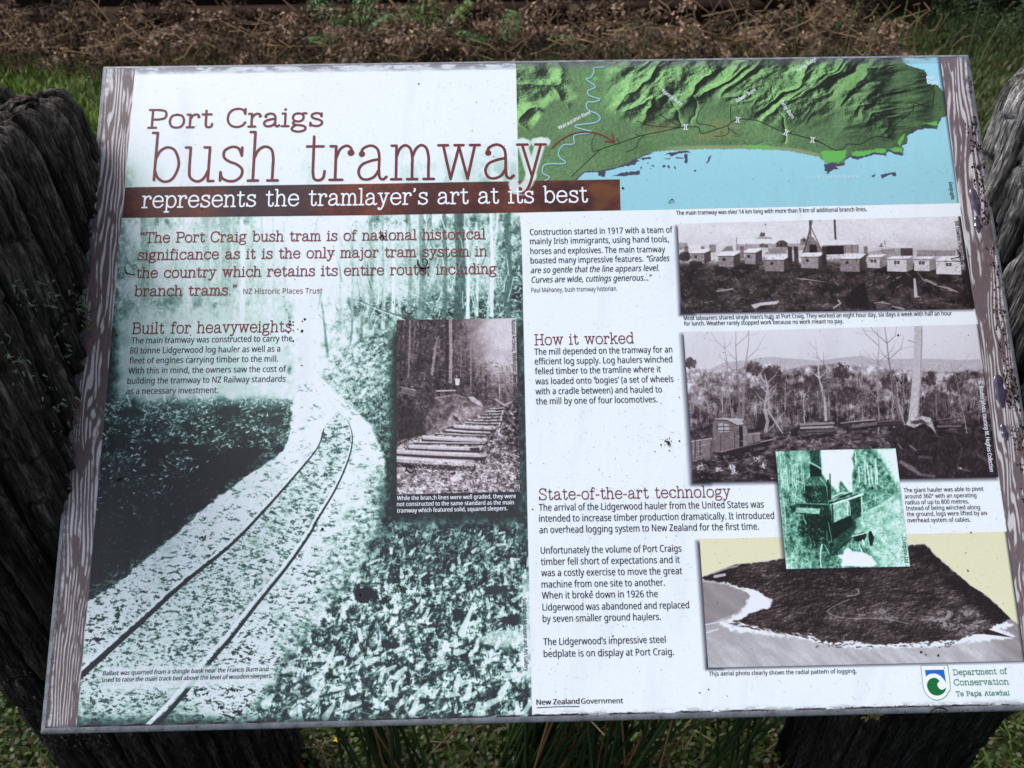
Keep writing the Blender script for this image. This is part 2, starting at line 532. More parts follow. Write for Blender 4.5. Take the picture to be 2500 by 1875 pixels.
# haze behind the text
hz = sm(X, 255, 310) * sm(X, 712, 690) * sm(Y, 740, 800) * sm(Y, 1005, 950)
p.mixm(hz * .82, .74 + .10 * sm(X, 300, 700) + (fol - .5) * .1 + .05 * sm(Y, 900, 960))
hz = sm(X, 260, 330) * sm(Y, 700, 780) * sm(Y, 800, 760) * sm(X, 715, 690)
p.mixm(hz * .5, .80)
p.mixm(sm(X, 300, 262) * sm(Y, 700, 900), .20 + (fin - .5) * .25)
for q in ([(310, 965), (318, 985), (321, 997)], [(355, 960), (362, 975), (372, 982)], [(400, 962), (404, 980), (396, 996), (415, 985), (430, 975)], [(480, 962), (500, 980), (520, 975)], [(600, 975), (604, 1000)]):
    p.line(q, 4, .97, .9)
# left bank: dark, leaf litter on top
bank = [(150, 962), (716, 962), (712, 1062), (690, 1108), (641, 1136), (529, 1216), (470, 1270), (395, 1334), (277, 1431), (212, 1474), (100, 1520)]
mk = poly_mask(X, Y, [(x, y) for x, y in bank], 6) * sm(Y, 965, 1005)
p.mixm(mk, .05 + (p.F(140, 140, 2, 61) - .5) * .05 + .13 * sm(Y, 1120, 990) + (p.F(14, 9, 4, 62, .8) - .5) * .22 * sm(Y - .35 * (560 - X), 1190, 1030))
def leafy(r):
    y = 975 + abs(r.gauss(0, 1)) * 110
    x = r.uniform(225, 712)
    if float(F(np.array([x], np.float32), np.array([y], np.float32), 44, 26, 3, 66)[0]) + r.uniform(-.12, .12) < .46: return None
    return (x, y) if y < 975 + 120 + 230 * max(0, (560 - x) / 330) and y < 1400 and x > 262 - (y - 960) * .1 else None
p.dabs(5200, leafy, (2.5, 8), (1.5, 4), -.3, (.15, .62), .55, 7, 1.1)
p.dabs(900, leafy, (3, 8), (1.5, 4), -.3, (.65, .98), .7, 8, 1.1)
p.line([(215, 1474), (277, 1431), (395, 1334), (529, 1216), (641, 1136), (708, 1061)], [9, 9, 7, 7, 6, 5], .5, .0)
p.dabs(260, lambda r: (lambda t_: (708 - 496 * t_ + r.gauss(0, 7), 1061 + 413 * t_ ** 1.05 + (1 - t_) * t_ * 130 - 20 * t_ + r.gauss(0, 7)))(r.random()), (4, 12), (3, 7), -.6, (.1, .6), .6, 9, .8)
# the bed of ballast
bed = [(716, 954), (708, 1061), (690, 1100), (641, 1136), (529, 1216), (395, 1334), (277, 1431), (208, 1472), (150, 1520), (150, 1820), (640, 1820), (700, 1650), (800, 1500), (880, 1370), (915, 1308), (942, 1222), (947, 1152), (936, 1088), (904, 1034), (850, 985), (790, 930), (770, 905)]
sp = p.F(9, 5, 3, 70, g=.8); spb = p.F(22, 12, 3, 74)
k = sm(Y, 1000, 1800)
tone = .96 - (.46 + .42 * k) * sm(sp, .50, .64) * sm(spb + .2 * k, .46, .66) - .08 * sm(Y, 1000, 1400)
p.mixm(poly_mask(X + (p.F(12, 12, 3, 79) - .5) * 12, Y + (p.F(12, 12, 3, 78) - .5) * 12, bed, 5), tone)
rail1 = spl([(789, 1045), (775, 1088), (738, 1136), (663, 1222), (566, 1324), (448, 1420), (341, 1517), (204, 1640), (150, 1690)])
rail2 = spl([(824, 1002), (848, 1029), (858.5, 1066), (850.5, 1114.6), (818, 1190), (770, 1270), (754, 1300), (695, 1383), (625, 1469), (566, 1544), (496.5, 1624), (421, 1715), (340, 1800)])
between = rail1 + rail2[::-1]
mb = poly_mask(X, Y, between, 4)
p.mixm(mb * .92, .82 - .62 * sm(sp, .47, .66) * (0.6 + .6 * spb) + .12 * (spb - .5))
p.mixm(poly_mask(X, Y, [(150, 1690), (300, 1780), (420, 1700), (560, 1780), (700, 1820), (150, 1820)], 60) * .75, .40 + (p.F(14, 7, 4, 77) - .5) * 1.3)
p.dabs(900, lambda r: (r.uniform(240, 900), r.uniform(1150, 1700)), (3, 9), (1.5, 4), -.5, (.3, .5), .5, 12, .6)
p.mixm(1 - sm(Y, 1470, 1475) - 0 * Y, p.T) if False else None
p.mixm(poly_mask(X, Y, bank, 3) * sm(X + Y * .9, 1655, 1640) * 0, .03)
# gravel to the right turning into litter
mg = sm(p.F(60, 60, 3, 80) + sm(X - (1500 - Y) * .52 - 700, -60, 190) * .9, .55, 1.0) * sm(Y, 1060, 1200)
grv = .62 + (p.F(11, 8, 4, 83, g=.8) - .5) * 2.2
p.mixm(mg * poly_mask(X, Y, bed + [], 3) * .85, np.clip(grv, .05, 1))
p.mixm(sm(X, 905, 935) * sm(X, 955, 935) * sm(Y, 1120, 1200) * sm(Y, 1330, 1290) * .7, .25)
# right hand bank above the inset
rb = [(772, 905), (830, 850), (960, 800), (975, 1300), (925, 1306), (942, 1222), (940, 1120), (904, 1034), (850, 985), (800, 935)]
ang = F(X * .6 + Y * .8, Y * .6 - X * .8, 7, 26, 4, 90, .75)
p.mixm(poly_mask(X, Y, rb, 10), np.clip(.55 - .38 * sm(Y, 900, 1150) + .2 * sm(X, 900, 800) + (ang - .5) * .8 + (p.F(7, 7, 4, 96, .8) - .5) * 1.3, .06, .95))
p.dabs(800, lambda r: (r.uniform(800, 968), r.uniform(840, 1120)), (4, 10), (1, 2.5), 1.0, (.5, .95), .45, 15, .8)
p.dabs(260, inr(870, 1268, 1270, 1330), (4, 12), (2, 4), .5, (.4, .9), .6, 16, 1)
# leaf litter, lower right
lit = [(920, 1300), (1300, 1250), (1310, 1800), (560, 1820), (640, 1700), (760, 1530), (860, 1400)]
b1 = p.F(24, 20, 4, 100, .7); b2 = p.F(9, 11, 3, 104)
lt = np.clip(.42 + (b1 - .5) * 2.6 + (b2 - .5) * 1.6, .0, 1)
lt = lt * (0.55 + .45 * sm(Y, 1330, 1480))
p.mixm(poly_mask(X, Y, lit, 50), lt)
def litt(r):
    y = r.uniform(1290, 1770); x = r.uniform(960 - (y - 1290) * .75, 1298)
    return x, y, .55 + (y - 1290) / 480 * .9
p.dabs(5200, litt, (2.5, 9), (2, 5), -.9, (.40, 1.0), .5, 21, 1.3)
p.dabs(300, litt, (7, 16), (4, 9), -.9, (.85, 1.0), .4, 24, 1.0)
p.dabs(500, litt, (8, 20), (5, 11), -.9, (.0, .1), .55, 25, 1.0)
p.dabs(2600, litt, (3, 10), (2, 5), -.9, (.0, .2), .55, 22, 1.3)
p.dabs(120, litt, (14, 30), (8, 15), -.9, (.9, 1.0), .6, 23, .9)
for c, rx, ry, v in [((893, 1452), 30, 22, .05), ((1215, 1440), 34, 14, .16), ((955, 1575), 22, 9, .12), ((1118, 1500), 16, 20, .10), ((1260, 1512), 30, 14, .12)]:
    d = ((X - c[0]) / rx) ** 2 + ((Y - c[1]) / ry) ** 2 + (fin - .5) * 1.6
    p.mixm(sm(d, 1.2, .6), v)
p.line([(1154, 1476), (1142, 1510), (1128, 1545)], [5, 13, 20], .95, .75, 4); p.line([(1165, 1462), (1210, 1475), (1235, 1500)], 3, .7, .7)
d = ((X - 1235) / 60) ** 2 + ((Y - 1560) / 22) ** 2 + (b1 - .5) * 2
p.mixm(sm(d, 1.3, .5) * .6, .93)
p.mixm(sm(X, 1262, 1284) * sm(Y, 1385, 1430) * sm(Y, 1680, 1640) * .6, .88)
p.line([(860, 1730), (930, 1752), (1100, 1758), (1200, 1720)], 3, .6, .6)
p.mixm(sm(Y, 1735, 1765) * .55, .08)
# shade around the inset and its caption
p.mixm(sm(X, 935, 972) * sm(Y, 790, 830) * sm(Y, 1215, 1190), .10)
p.mixm(sm(X, 930, 970) * sm(Y, 1180, 1205) * sm(Y, 1285, 1255) * .9, .10 + (fin - .5) * .2)
p.mixm(sm(X, 1262, 1268) * sm(Y, 760, 800) * sm(Y, 1385, 1250) * .7, .2 + (b2 - .5) * .7)
# rails last
mask_keep = p.T.copy()
off = lambda pts, dx, dy: [(x + dx, y + dy) for x, y in pts]
n1 = len(rail1); w1 = [2.2 + 15 * max(0, (i / n1)) ** 1.5 for i in range(n1)]
p.line(off(rail1, 2, 2), [w * 1.0 for w in w1], .06, .92)
p.line([(x - w * .45, y - w * .45) for (x, y), w in zip(rail1, w1)], [w * .4 + .8 for w in w1], .95, .8)
n2 = len(rail2); w2 = [2.0 + 10 * (i / n2) ** 1.3 for i in range(n2)]
p.line([(x + w * .5, y + w * .5) for (x, y), w in zip(rail2, w2)], w2, .06, .9)
p.line([(x - w * .4, y - w * .4) for (x, y), w in zip(rail2, w2)], [w * .85 for w in w2], .99, .95)
bc = sm(X, 236, 262) * sm(X, 690, 655) * sm(np.abs(Y - 1652 + (X - 450) * .026), 34, 20)
p.mixm(bc * .72, .93)
p.T = np.clip((p.T - .5) * 1.16 + .515 + (p.F(3, 3, 3, 130, .8) - .5) * .10, 0, 1)
TEAL = [(0, (44, 44, 50)), (.15, (50, 60, 62)), (.35, (78, 108, 104)), (.55, (136, 168, 162)), (.75, (190, 214, 210)), (.9, (212, 226, 231)), (1, (223, 231, 240))]
p.done(TEAL)
# glow of the caption over the ballast
# ---- small sepia photograph: sleepers of the branch line
IN1 = [(968.5, 781.5), (1259.7, 776.5), (1269.5, 1200), (968.5, 1207)]
p = Pic(IN1, .25)
c = lambda *q: crop(q, 940, 760, .3074)
X, Y = p.X, p.Y
fo = p.F(16, 16, 5, 200, .7); fi = p.F(5, 6, 3, 205)
g = sm(np.hypot(X - 1235, (Y - 810) * .9), 150, 20)
p.T = .20 + .62 * g + (fo - .5) * .55 * (1 - g * .8) + (fi - .5) * .5 * (1 - g)
p.T += .16 * sm(X, 1120, 1200) * sm(Y, 850, 900)
for x, w, v, y0, y1, l in [(520, 24, .70, 60, 560, 0), (375, 22, .62, 150, 500, .1), (490, 20, .08, 60, 560, 0), (150, 12, .1, 60, 520, .05), (185, 14, .55, 60, 520, .03), (120, 14, .12, 60, 520, .03),
                           (220, 10, .4, 60, 400, .05), (340, 40, .22, 70, 360, .35), (600, 10, .5, 200, 520, 0), (680, 14, .55, 200, 640, 0), (760, 8, .2, 440, 700, 0), (800, 18, .1, 520, 720, 0), (700, 12, .12, 480, 680, 0), (910, 8, .8, 500, 700, -.04), (925, 5, .7, 540, 700, -.15), (560, 9, .4, 60, 300, .02), (1000, 7, .5, 480, 700, 0), (270, 14, .08, 60, 450, .02)]:
    q = c((x, y1), (x + l * (y1 - y0) * .5 + 3, (y0 + y1) / 2), (x + l * (y1 - y0), y0))
    p.line(q, w * .3074, v, .8, 1.6)
p.dabs(420, lambda r: (r.uniform(970, 1255), r.uniform(785, 1000)), (2, 6), (1, 2.4), .4, (.5, .9), .55, 31, 1.5)
p.dabs(420, lambda r: (r.uniform(970, 1255), r.uniform(885, 1050)), (3, 9), (1, 2.4), .6, (.0, .1), .55, 32, 1)
p.poly(c((95, 700), (350, 850), (420, 1000), (95, 1040)), .10, .8, 8, .15)
p.poly(c((130, 605), (245, 635), (245, 680), (130, 650)), .42, .85, 1.5); p.line(c((125, 600), (245, 628)), 2, .85, .8)
p.line(c((410, 632), (560, 628)), 3, .85, .9); p.line(c((400, 690), (560, 665), (640, 690)), 6, .6, .8)
p.poly(c((420, 700), (560, 660), (640, 690), (700, 760), (740, 790), (560, 900), (330, 1000), (300, 880)), .42, .85, 8, .35, 7)
p.poly(c((560, 770), (760, 740), (800, 790), (600, 900), (420, 960)), .70, .7, 12, .25, 5)
p.poly(c((660, 680), (700, 675), (770, 730), (780, 760), (690, 720)), .80, .85, 3, .1)
p.poly(c((540, 820), (580, 850), (590, 880), (545, 860)), .12, .8, 2)
p.poly(c((555, 530), (595, 535), (590, 585), (560, 590)), .88, .95, 1.5); p.line(c((568, 512), (570, 522)), 3.4, .6, 1); p.line(c((560, 590), (575, 625)), 4, .15, .8)
p.line(c((810, 690), (880, 715)), 4, .2, .9); p.line(c((880, 700), (950, 745), (1000, 720)), 5, .72, .8)
# lower ground
gm = poly_mask(X, Y, c((95, 1030), (420, 960), (860, 770), (940, 770), (950, 760), (1075, 700), (1080, 1440), (90, 1460)), 6)
gt = np.clip(.50 + (p.F(8, 6, 4, 210, .8) - .5) * 2.0 + .12 * sm(Y, 1080, 1200), .05, 1)
gt = gt - .22 * sm(X, 1200, 1240) * sm(Y, 1150, 1050)
p.mixm(gm, gt)
for x0, y0, x1, y1, h in [(830, 772, 940, 766, 8), (810, 795, 940, 790, 10), (785, 820, 938, 812, 10), (750, 845, 932, 838, 12), (705, 866, 925, 862, 14), (640, 882, 920, 890, 12),
                          (560, 912, 865, 925, 36), (485, 942, 830, 962, 20), (400, 968, 800, 985, 10), (310, 1000, 795, 1022, 40), (230, 1036, 790, 1046, 14), (200, 1072, 750, 1090, 40),
                          (98, 1112, 780, 1142, 44), (98, 1172, 690, 1205, 62)]:
    q = c((x0, y0), ((x0 + x1) / 2, (y0 + y1) / 2 + 3), (x1, y1))
    p.line([(a, b + h * .16) for a, b in q], h * .3074 * 1.05, .10, .85, 1.5)
    p.line(q, h * .3074 * .8, .78, .95, 1.5)
    p.line([(a, b - h * .04) for a, b in q], h * .3074 * .22, .95, .6, 1.5)
p.poly(c((668, 1085), (750, 1080), (752, 1112), (690, 1118)), .12, .9)
p.line(c((905, 910), (935, 790)), 3, .9, .8)
p.dabs(520, lambda r: (r.uniform(970, 1266), r.uniform(1125, 1205)), (3, 9), (1.2, 3), .3, (.1, .3), .55, 33, 1)
p.dabs(420, lambda r: (r.uniform(1170, 1266), r.uniform(1010, 1200)), (3, 8), (1.2, 3), .9, (.15, .35), .6, 34, 1)
p.dabs(500, lambda r: (r.uniform(970, 1266), r.uniform(1125, 1205)), (3, 9), (1.2, 3.4), .3, (.85, 1), .6, 35, 1)
p.poly(c((510, 1320), (600, 1310), (620, 1335), (540, 1350)), .98, .8, 2)
p.T = p.T + (p.F(4, 4, 4, 230, .9) - .5) * .35 * (1 - g * .8)
p.T = np.clip(p.T, 0, 1)
p.done([(0, (34, 27, 31)), (.3, (84, 72, 78)), (.6, (152, 140, 146)), (.85, (208, 204, 214)), (1, (228, 228, 240))])

# ---- map
MAP = [(1259.4, 150), (2293, 125), (2352.5, 554), (2337, 495.2), (1268.6, 521)]
MAP = [(1259.4, 140), (2292, 120), (2341, 495.5), (1514.5, 513.6), (1512, 439.5), (1266, 446)]
p = Pic(MAP)
X, Y = p.X, p.Y
SEA = np.array([150, 205, 220]) / 255.
coast = [(1200, 460), (1405, 440), (1419.5, 425), (1428, 418), (1440, 418), (1467, 417), (1500, 410), (1531, 398), (1552, 388), (1572, 377.7), (1602.6, 369), (1640, 367), (1684, 365.8), (1720, 364), (1758.6, 364), (1800, 363.5), (1860, 364.8), (1928, 369), (1965, 376), (1996, 382.8), (2011, 391),
         (2012, 398), (2045, 400), (2062.8, 398), (2060, 388.5), (2076, 380.4), (2092, 383), (2108.9, 380.4), (2120, 377), (2130.6, 372.3), (2150, 373), (2164.5, 377.7), (2162, 370), (2171, 365.5), (2188, 372), (2206.5, 373.6), (2201, 353.3), (2216, 343.8), (2212, 328.9), (2236.4, 314), (2262, 309), (2274.3, 307.2), (2287.9, 312.6), (2290.6, 301.7), (2301.5, 282.8), (2330, 270),
         (2330, 225), (2301, 222), (2289, 209), (2263.5, 204), (2262, 182.4), (2258, 171.5), (2240, 167), (2225.5, 163.4), (2214, 158), (2206.5, 152.6), (2198.4, 139), (2190, 100), (1200, 100)]
jx = X + (p.F(5, 5, 2, 300) - .5) * 5; jy = Y + (p.F(5, 5, 2, 301) - .5) * 5
land = poly_mask(jx, jy, coast, 1.5)
rock = poly_mask(jx - (-1), jy - 5, coast, 1.5) * sm(X, 2040, 2060)
rock = np.maximum(rock, poly_mask(X, Y - 3, coast, 1.5) * sm(X, 1600, 1580))
# relief: ridges running to the upper right
def relief(dx, dy):
    x, y = X + dx, Y + dy
    wx = (F(x, y, 70, 50, 3, 310) - .5)
    r1 = (x * .60 + y * .80) + wx * 44; r2 = (x * .80 - y * .60)
    rid = 1 - np.abs(F(r1, r2, 40, 150, 3, 320, .45) * 2 - 1) * 2.0
    sp_ = F(x, y, 24, 20, 3, 330, .5)
    mA = sm(np.minimum(np.minimum(x - 1470 - (330 - y) * .1, 2180 - x), (285 + 26 * np.sin(x / 48)) - y + sm(x, 1900, 2000) * 34), -14, 60)
    mB = sm(np.minimum(1396 + 12 * np.sin(y / 16) - x, 300 + 24 * np.sin(x / 20) - (x - 1260) * .35 - y), -10, 26)
    mC = sm(np.minimum(np.minimum(x - 2040, 2275 - x), 335 - y), -10, 40)
    r3 = F(x * .12 + y, x - y * .12, 24, 110, 3, 340)
    r4 = F(x, y, 58, 46, 2, 345, .5)
    h = (rid * 40 + sp_ * 22) * mA + (np.abs(r4 * 2 - 1) * -60 + sp_ * 14) * mB + (1 - np.abs(r3 * 2 - 1)) * 22 * mC
    h = h + F(x, y, 13, 10, 4, 350, .7) * (2.0 + 9 * np.maximum(mA, mB))
    for v, w, dpt in VAL:
        d_ = np.maximum(line_dist(x + (F(x, y, 30, 30, 2, 370) - .5) * 26, y + (F(x, y, 30, 30, 2, 373) - .5) * 20, v, 0), 0) / w
        h = h - dpt * np.exp(-d_ * 1.3) * sm(y, 120, 200)
    return h
VAL = [([(1608, 205), (1640, 245), (1662, 300)], 7, 9), ([(1690, 230), (1697, 270), (1690, 300)], 6, 7), ([(1800, 240), (1850, 205)], 6, 7),
       ([(1885, 215), (1900, 255), (1915, 290), (1925, 320), (1913, 350)], 5, 8), ([(1760, 330), (1855, 350)], 5, 3)]
h = relief(0, 0); hx = relief(1.5, 0); hy = relief(0, 1.5)
lam = np.clip(.5 + ((hx - h) * .70 + (hy - h) * .30) * .26, 0, 1)
sh = np.interp(lam, [0, .25, .5, .72, 1], [.24, .40, .98, 1.24, 1.36])[..., None]
gcol = np.array([92, 126, 84]) / 255. * np.ones(X.shape + (3,), np.float32)
gcol = gcol * (1 + (p.F(4, 4, 2, 360) - .5) * .28)[..., None] * (1 + (p.F(90, 60, 2, 361) - .5) * .2)[..., None]
east = sm(X, 1950, 2150)[..., None]
gcol = gcol * (1 - east * .22)
bog = (sm(p.F(60, 14, 3, 363), .5, .62) * sm(np.abs(Y - 318), 34, 14) * sm(X, 1560, 1600) * sm(X, 1880, 1800))[..., None]
gcol = gcol * (1 - bog * .5) + np.array([134, 134, 88]) / 255 * bog * .5
C = gcol * sh
C = C + (np.array([.05, .07, .02]) * sm(lam, .55, .9)[..., None])
sand = (np.clip(land, 0, 1) * (1 - poly_mask(X, Y + 9, coast, 4)) * sm(X, 1600, 1660) * sm(X, 2020, 1990))[..., None]
C = C * (1 - sand * .8) + np.array([136, 150, 112]) / 255 * sand * .8
for q in ([(2003, 372), (2012, 368), (2068, 366), (2062, 386), (2050, 396), (2016, 398), (2008, 385)], [(2078, 372), (2160, 362), (2165, 372), (2120, 380), (2080, 382)], [(2172, 362), (2200, 360), (2204, 370), (2185, 372)], [(1810, 355), (1870, 354), (1900, 364), (1830, 362)], [(2190, 350), (2204, 328), (2210, 326), (2198, 356)], [(2250, 302), (2285, 296), (2290, 306)], [(1447, 184), (1462, 192), (1455, 197), (1444, 194)]):
    m = poly_mask(jx, jy, q, 2.5)[..., None]
    C = C * (1 - m) + np.array([96, 172, 84]) / 255 * m
base = SEA * np.ones(X.shape + (3,)) * (1 - .05 * sm(Y, 260, 480))[..., None] - (p.F(3, 3, 1, 372) - .5)[..., None] * .01
m = np.maximum(rock, 0)[..., None]
base = base * (1 - m) + np.array([62, 62, 84]) / 255 * m
for q in ([(1459, 427), (1462, 410), (1500, 408), (1545, 386), (1560, 392), (1550, 402), (1480, 413), (1476, 432)], [(1495, 430), (1530, 420), (1562, 418), (1560, 426), (1520, 430)], [(1560, 388), (1586, 384), (1590, 387), (1570, 391)],
          [(1625, 376), (1660, 368), (1680, 368), (1684, 371), (1655, 376), (1640, 381)], [(1671, 376), (1679, 376), (1679, 398), (1672, 396)], [(1650, 385), (1668, 384), (1667, 388), (1652, 387)], [(1620, 388), (1638, 385), (1636, 389)], [(1724, 397), (1732, 382), (1735, 383), (1730, 397)], [(1728, 380), (1738, 380), (1738, 382)],
          [(2012, 400), (2062, 398), (2060, 404), (2040, 408), (2048, 414), (2036, 412), (2020, 425), (2013, 414)], [(2127, 431), (2137, 424), (2138, 428), (2132, 434)], [(2150, 429), (2170, 422), (2186, 421), (2190, 428), (2184, 431), (2176, 426), (2160, 431), (2155, 437)]):
    m = poly_mask(jx, jy, q, 1.4)[..., None]
    base = base * (1 - m) + np.array([66, 66, 86]) / 255 * m
for x, y, r_ in [(1514, 403, 3), (1593, 405, 3), (1621, 405, 3.5), (1633, 407, 3), (1648, 410, 2.5), (1697, 417, 2.5), (1565, 410, 2), (2093, 388, 3), (1581, 398, 2)]:
    m = sm(np.hypot(jx - x, jy - y), r_ + .8, r_ - .8)[..., None]
    base = base * (1 - m) + np.array([66, 66, 86]) / 255 * m
C = base * (1 - land[..., None]) + C * land[..., None]
def mline(pts, w, col, a=1):
    global C
    k = p.sub(pts, w + 4)
    m = (np.clip(.5 - line_dist(X[k], Y[k], pts, w), 0, 1) * a)[..., None]
    C[k] = C[k] * (1 - m) + np.array(col) / 255. * m
c4 = lambda q: crop(q, 1250, 120, .33906)
c5 = lambda q: crop(q, 1900, 120, .27125)
river = [(700, 108), (655, 128), (590, 135), (590, 165), (565, 205), (535, 218), (600, 270), (545, 300), (560, 335), (630, 360), (600, 378), (540, 385), (545, 435), (610, 465), (635, 500), (590, 530), (460, 548), (475, 568), (570, 590)]
river2 = [(560, 602), (450, 620), (445, 680), (370, 690), (335, 740), (345, 780), (385, 812), (360, 825), (240, 830), (220, 890), (270, 920), (235, 948)]
for rv in (river, river2):
    mline([(x + 1.5, y + 2) for x, y in spl(c4(rv), 5)], 5.5, (70, 100, 88), .7)
    mline(spl(c4(rv), 5), 2.8, (146, 192, 204))
main = spl(c4([(427, 918), (510, 840), (600, 755), (645, 720), (780, 675), (925, 625), (1080, 592), (1215, 565), (1330, 560), (1350, 580), (1358, 602), (1390, 605), (1540, 555), (1580, 525), (1640, 505), (1710, 508), (1780, 520), (1900, 575), (1990, 605), (2110, 635), (2212, 665)]) + c5([(330, 825), (380, 840), (460, 885), (520, 910), (590, 895), (625, 855), (740, 855), (840, 800), (910, 785), (990, 798), (1030, 750), (1040, 700), (1120, 630), (1210, 550), (1215, 500), (1240, 487), (1300, 505), (1380, 525), (1395, 440), (1405, 390), (1380, 350), (1395, 335)]), 4)
mline(main, 1.9, (18, 22, 18))
for b_ in ([(645, 720), (583, 733), (577, 660), (600, 615)], [(950, 620), (905, 670), (895, 710), (825, 740)], [(1215, 560), (1140, 520), (1060, 465), (1035, 400), (1012, 300), (1020, 272)], [(1215, 565), (1000, 552), (900, 517)], [(1475, 572), (1430, 548), (1335, 532), (1345, 460), (1375, 415)], [(1580, 525), (1575, 500), (1575, 410), (1597, 405)],
           [(1555, 555), (1560, 600), (1520, 625), (1455, 627)], [(1560, 570), (1620, 615)], [(770, 672), (753, 640)], [(920, 625), (888, 612)], [(1940, 585), (1948, 550)], [(2015, 608), (2005, 595), (2035, 590)]):
    mline(spl(c4(b_), 4), 1.5, (18, 22, 18))
x0, y0, x1, y1 = p.b
# dark printed edge at the right
e = sm(X - (2292 + .143 * (Y - 138)), -9, 3)[..., None] * .85
C = C * (1 - e) + np.array([20, 20, 40]) / 255 * e
m = poly_mask(X, Y, p.pts, 1)[..., None]
RGB[y0:y1, x0:x1] = RGB[y0:y1, x0:x1] * (1 - m) + np.clip(C, 0, 1) * m

# ---- rust coloured title band
BAND = [(306, 457.5), (900, 449), (1513, 438), (1515, 513.5), (1270, 519), (900, 525.5), (298.5, 532)]
p = Pic(BAND)
X, Y = p.X, p.Y
t = .5 + (p.F(120, 60, 4, 400) - .5) * 1.2 + (p.F(9, 7, 3, 405, .8) - .5) * .5
blu = sm(np.abs(X - 660 + (Y - 480) * .5), 170, 60) * .8
gold = sm(X, 1150, 1400) * sm(p.F(80, 50, 3, 410), .46, .62)
C = np.stack([np.interp(t, [0, .5, 1], q) for q in ([.16, .30, .50], [.10, .15, .25], [.11, .13, .18])], -1)
C = C * (1 - blu[..., None] * .8) + np.array([48, 42, 56]) / 255. * blu[..., None] * .8 * (.7 + .6 * t[..., None])
C = C * (1 - gold[..., None] * .5) + np.array([112, 76, 42]) / 255. * gold[..., None] * .5
x0, y0, x1, y1 = p.b
m = poly_mask(X, Y, p.pts, 1)[..., None]
RGB[y0:y1, x0:x1] = RGB[y0:y1, x0:x1] * (1 - m) + np.clip(C, 0, 1) * m

# ---- pale glow printed round the tail of the title
for q, w_ in (([(1275, 349), (1298, 430)], 25), ([(1320, 347), (1290, 446), (1274, 464), (1258, 462), (1254, 450)], 25), ([(1262, 350), (1286, 350)], 20), ([(1306, 347), (1334, 346)], 20)):
    x0, y0, x1, y1 = box_of(q, 30)
    m = (sm(line_dist(SX[y0:y1, x0:x1], SY[y0:y1, x0:x1], q, w_), 3, -3) * .92)[..., None]
    RGB[y0:y1, x0:x1] = RGB[y0:y1, x0:x1] * (1 - m) + np.array([206, 222, 222]) / 255 * m
# ---- huts
IN2 = [(1654.5, 546), (2336.5, 530), (2350, 556), (2378, 753.5), (1664.5, 764.7)]
IN2 = [(1654.5, 546), (2345, 528), (2380, 753.5), (1664.5, 764.7)]
shade([(1654.5, 552), (1700, 552), (1700, 768), (1664.5, 768)], (-5, 1), 7, (20, 18, 34), .95)
shade([(1664, 740), (2378, 730), (2378, 753), (1664.5, 764)], (-2, 4), 5, (20, 18, 34), .9)
p = Pic(IN2, .8)
X, Y = p.X, p.Y
c = lambda *q: crop(q, 1620, 520, .3707)
p.T = .80 + .08 * sm(Y, 620, 560) - .10 * sm(X, 1950, 2300) * sm(Y, 560, 640) + (p.F(40, 16, 3, 500) - .5) * .10
gr = np.clip(.17 + (p.F(26, 14, 4, 505, .7) - .5) * .6 + (p.F(7, 5, 3, 508, .8) - .5) * .35, 0.01, 1)
gl = sm(Y - (640 + 15 * (p.F(50, 50, 2, 511) - .5) - sm(X, 2200, 2340) * -18), -8, 14)
p.mixm(gl, gr)
p.mixm(sm(p.F(40, 22, 3, 512), .52, .62) * sm(Y, 620, 650) * sm(Y, 745, 690) * .6, .04)
p.poly(c((480, 172), (920, 165), (925, 205), (480, 210)), .90, .95); p.poly(c((480, 205), (925, 200), (925, 245), (480, 245)), .55, .8, 2, .1)
p.poly(c((600, 170), (640, 155), (700, 158), (725, 172)), .5, .7); p.poly(c((630, 155), (640, 128), (668, 130), (668, 153)), .3, .9)
p.poly(c((478, 160), (484, 160), (486, 245), (480, 245)), .4, .7)
p.poly(c((740, 200), (760, 182), (790, 180), (815, 195), (815, 225), (742, 225)), .22, .95, 3, .15, 4); p.poly(c((630, 210), (650, 200), (690, 208), (685, 228), (632, 226)), .35, .9, 2, .15, 4)
p.poly(c((900, 175), (925, 160), (945, 178), (945, 210), (902, 210)), .45, .95); p.poly(c((917, 172), (932, 172), (932, 190), (917, 190)), .1, .9)
p.poly(c((985, 180), (1240, 178), (1285, 210), (1010, 215)), .88, .95); p.poly(c((1050, 212), (1280, 208), (1282, 262), (1050, 268)), .48, .85); p.poly(c((1070, 218), (1185, 216), (1188, 270), (1072, 274)), .03, .95)
for x in (1195, 1240, 1280): p.line(c((x, 212), (x, 265)), 2, .3, .9)
p.poly(c((960, 150), (985, 160), (1045, 240), (1045, 262), (910, 262), (940, 215)), .42, .95, 2, .1); p.poly(c((962, 210), (1005, 208), (1012, 260), (960, 262)), .04, .95)
p.line(c((968, 42), (962, 120), (925, 250)), [5, 4, 4], .25, .95); p.line(c((960, 42), (970, 150)), 3.5, .3, .9); p.line(c((982, 46), (965, 110)), 2.4, .35, .9); p.line(c((968, 90), (1045, 255)), 2.6, .3, .9)
p.line(c((1126, 45), (1132, 170)), 5, .25, .95)
p.poly(c((1310, 262), (1520, 230), (1640, 228), (1640, 290), (1310, 300)), .55, .7, 3, .15, 5); p.poly(c((1560, 232), (1640, 230), (1642, 285), (1562, 290)), .22, .9); p.poly(c((1430, 238), (1520, 236), (1530, 268), (1432, 268)), .5, .8)
p.poly(c((1420, 222), (1434, 198), (1448, 222)), .15, .9); p.line(c((1456, 185), (1460, 222)), 2, .3, .9); p.poly(c((1400, 212), (1540, 200), (1640, 200), (1640, 232), (1520, 230)), .87, .6, 3)
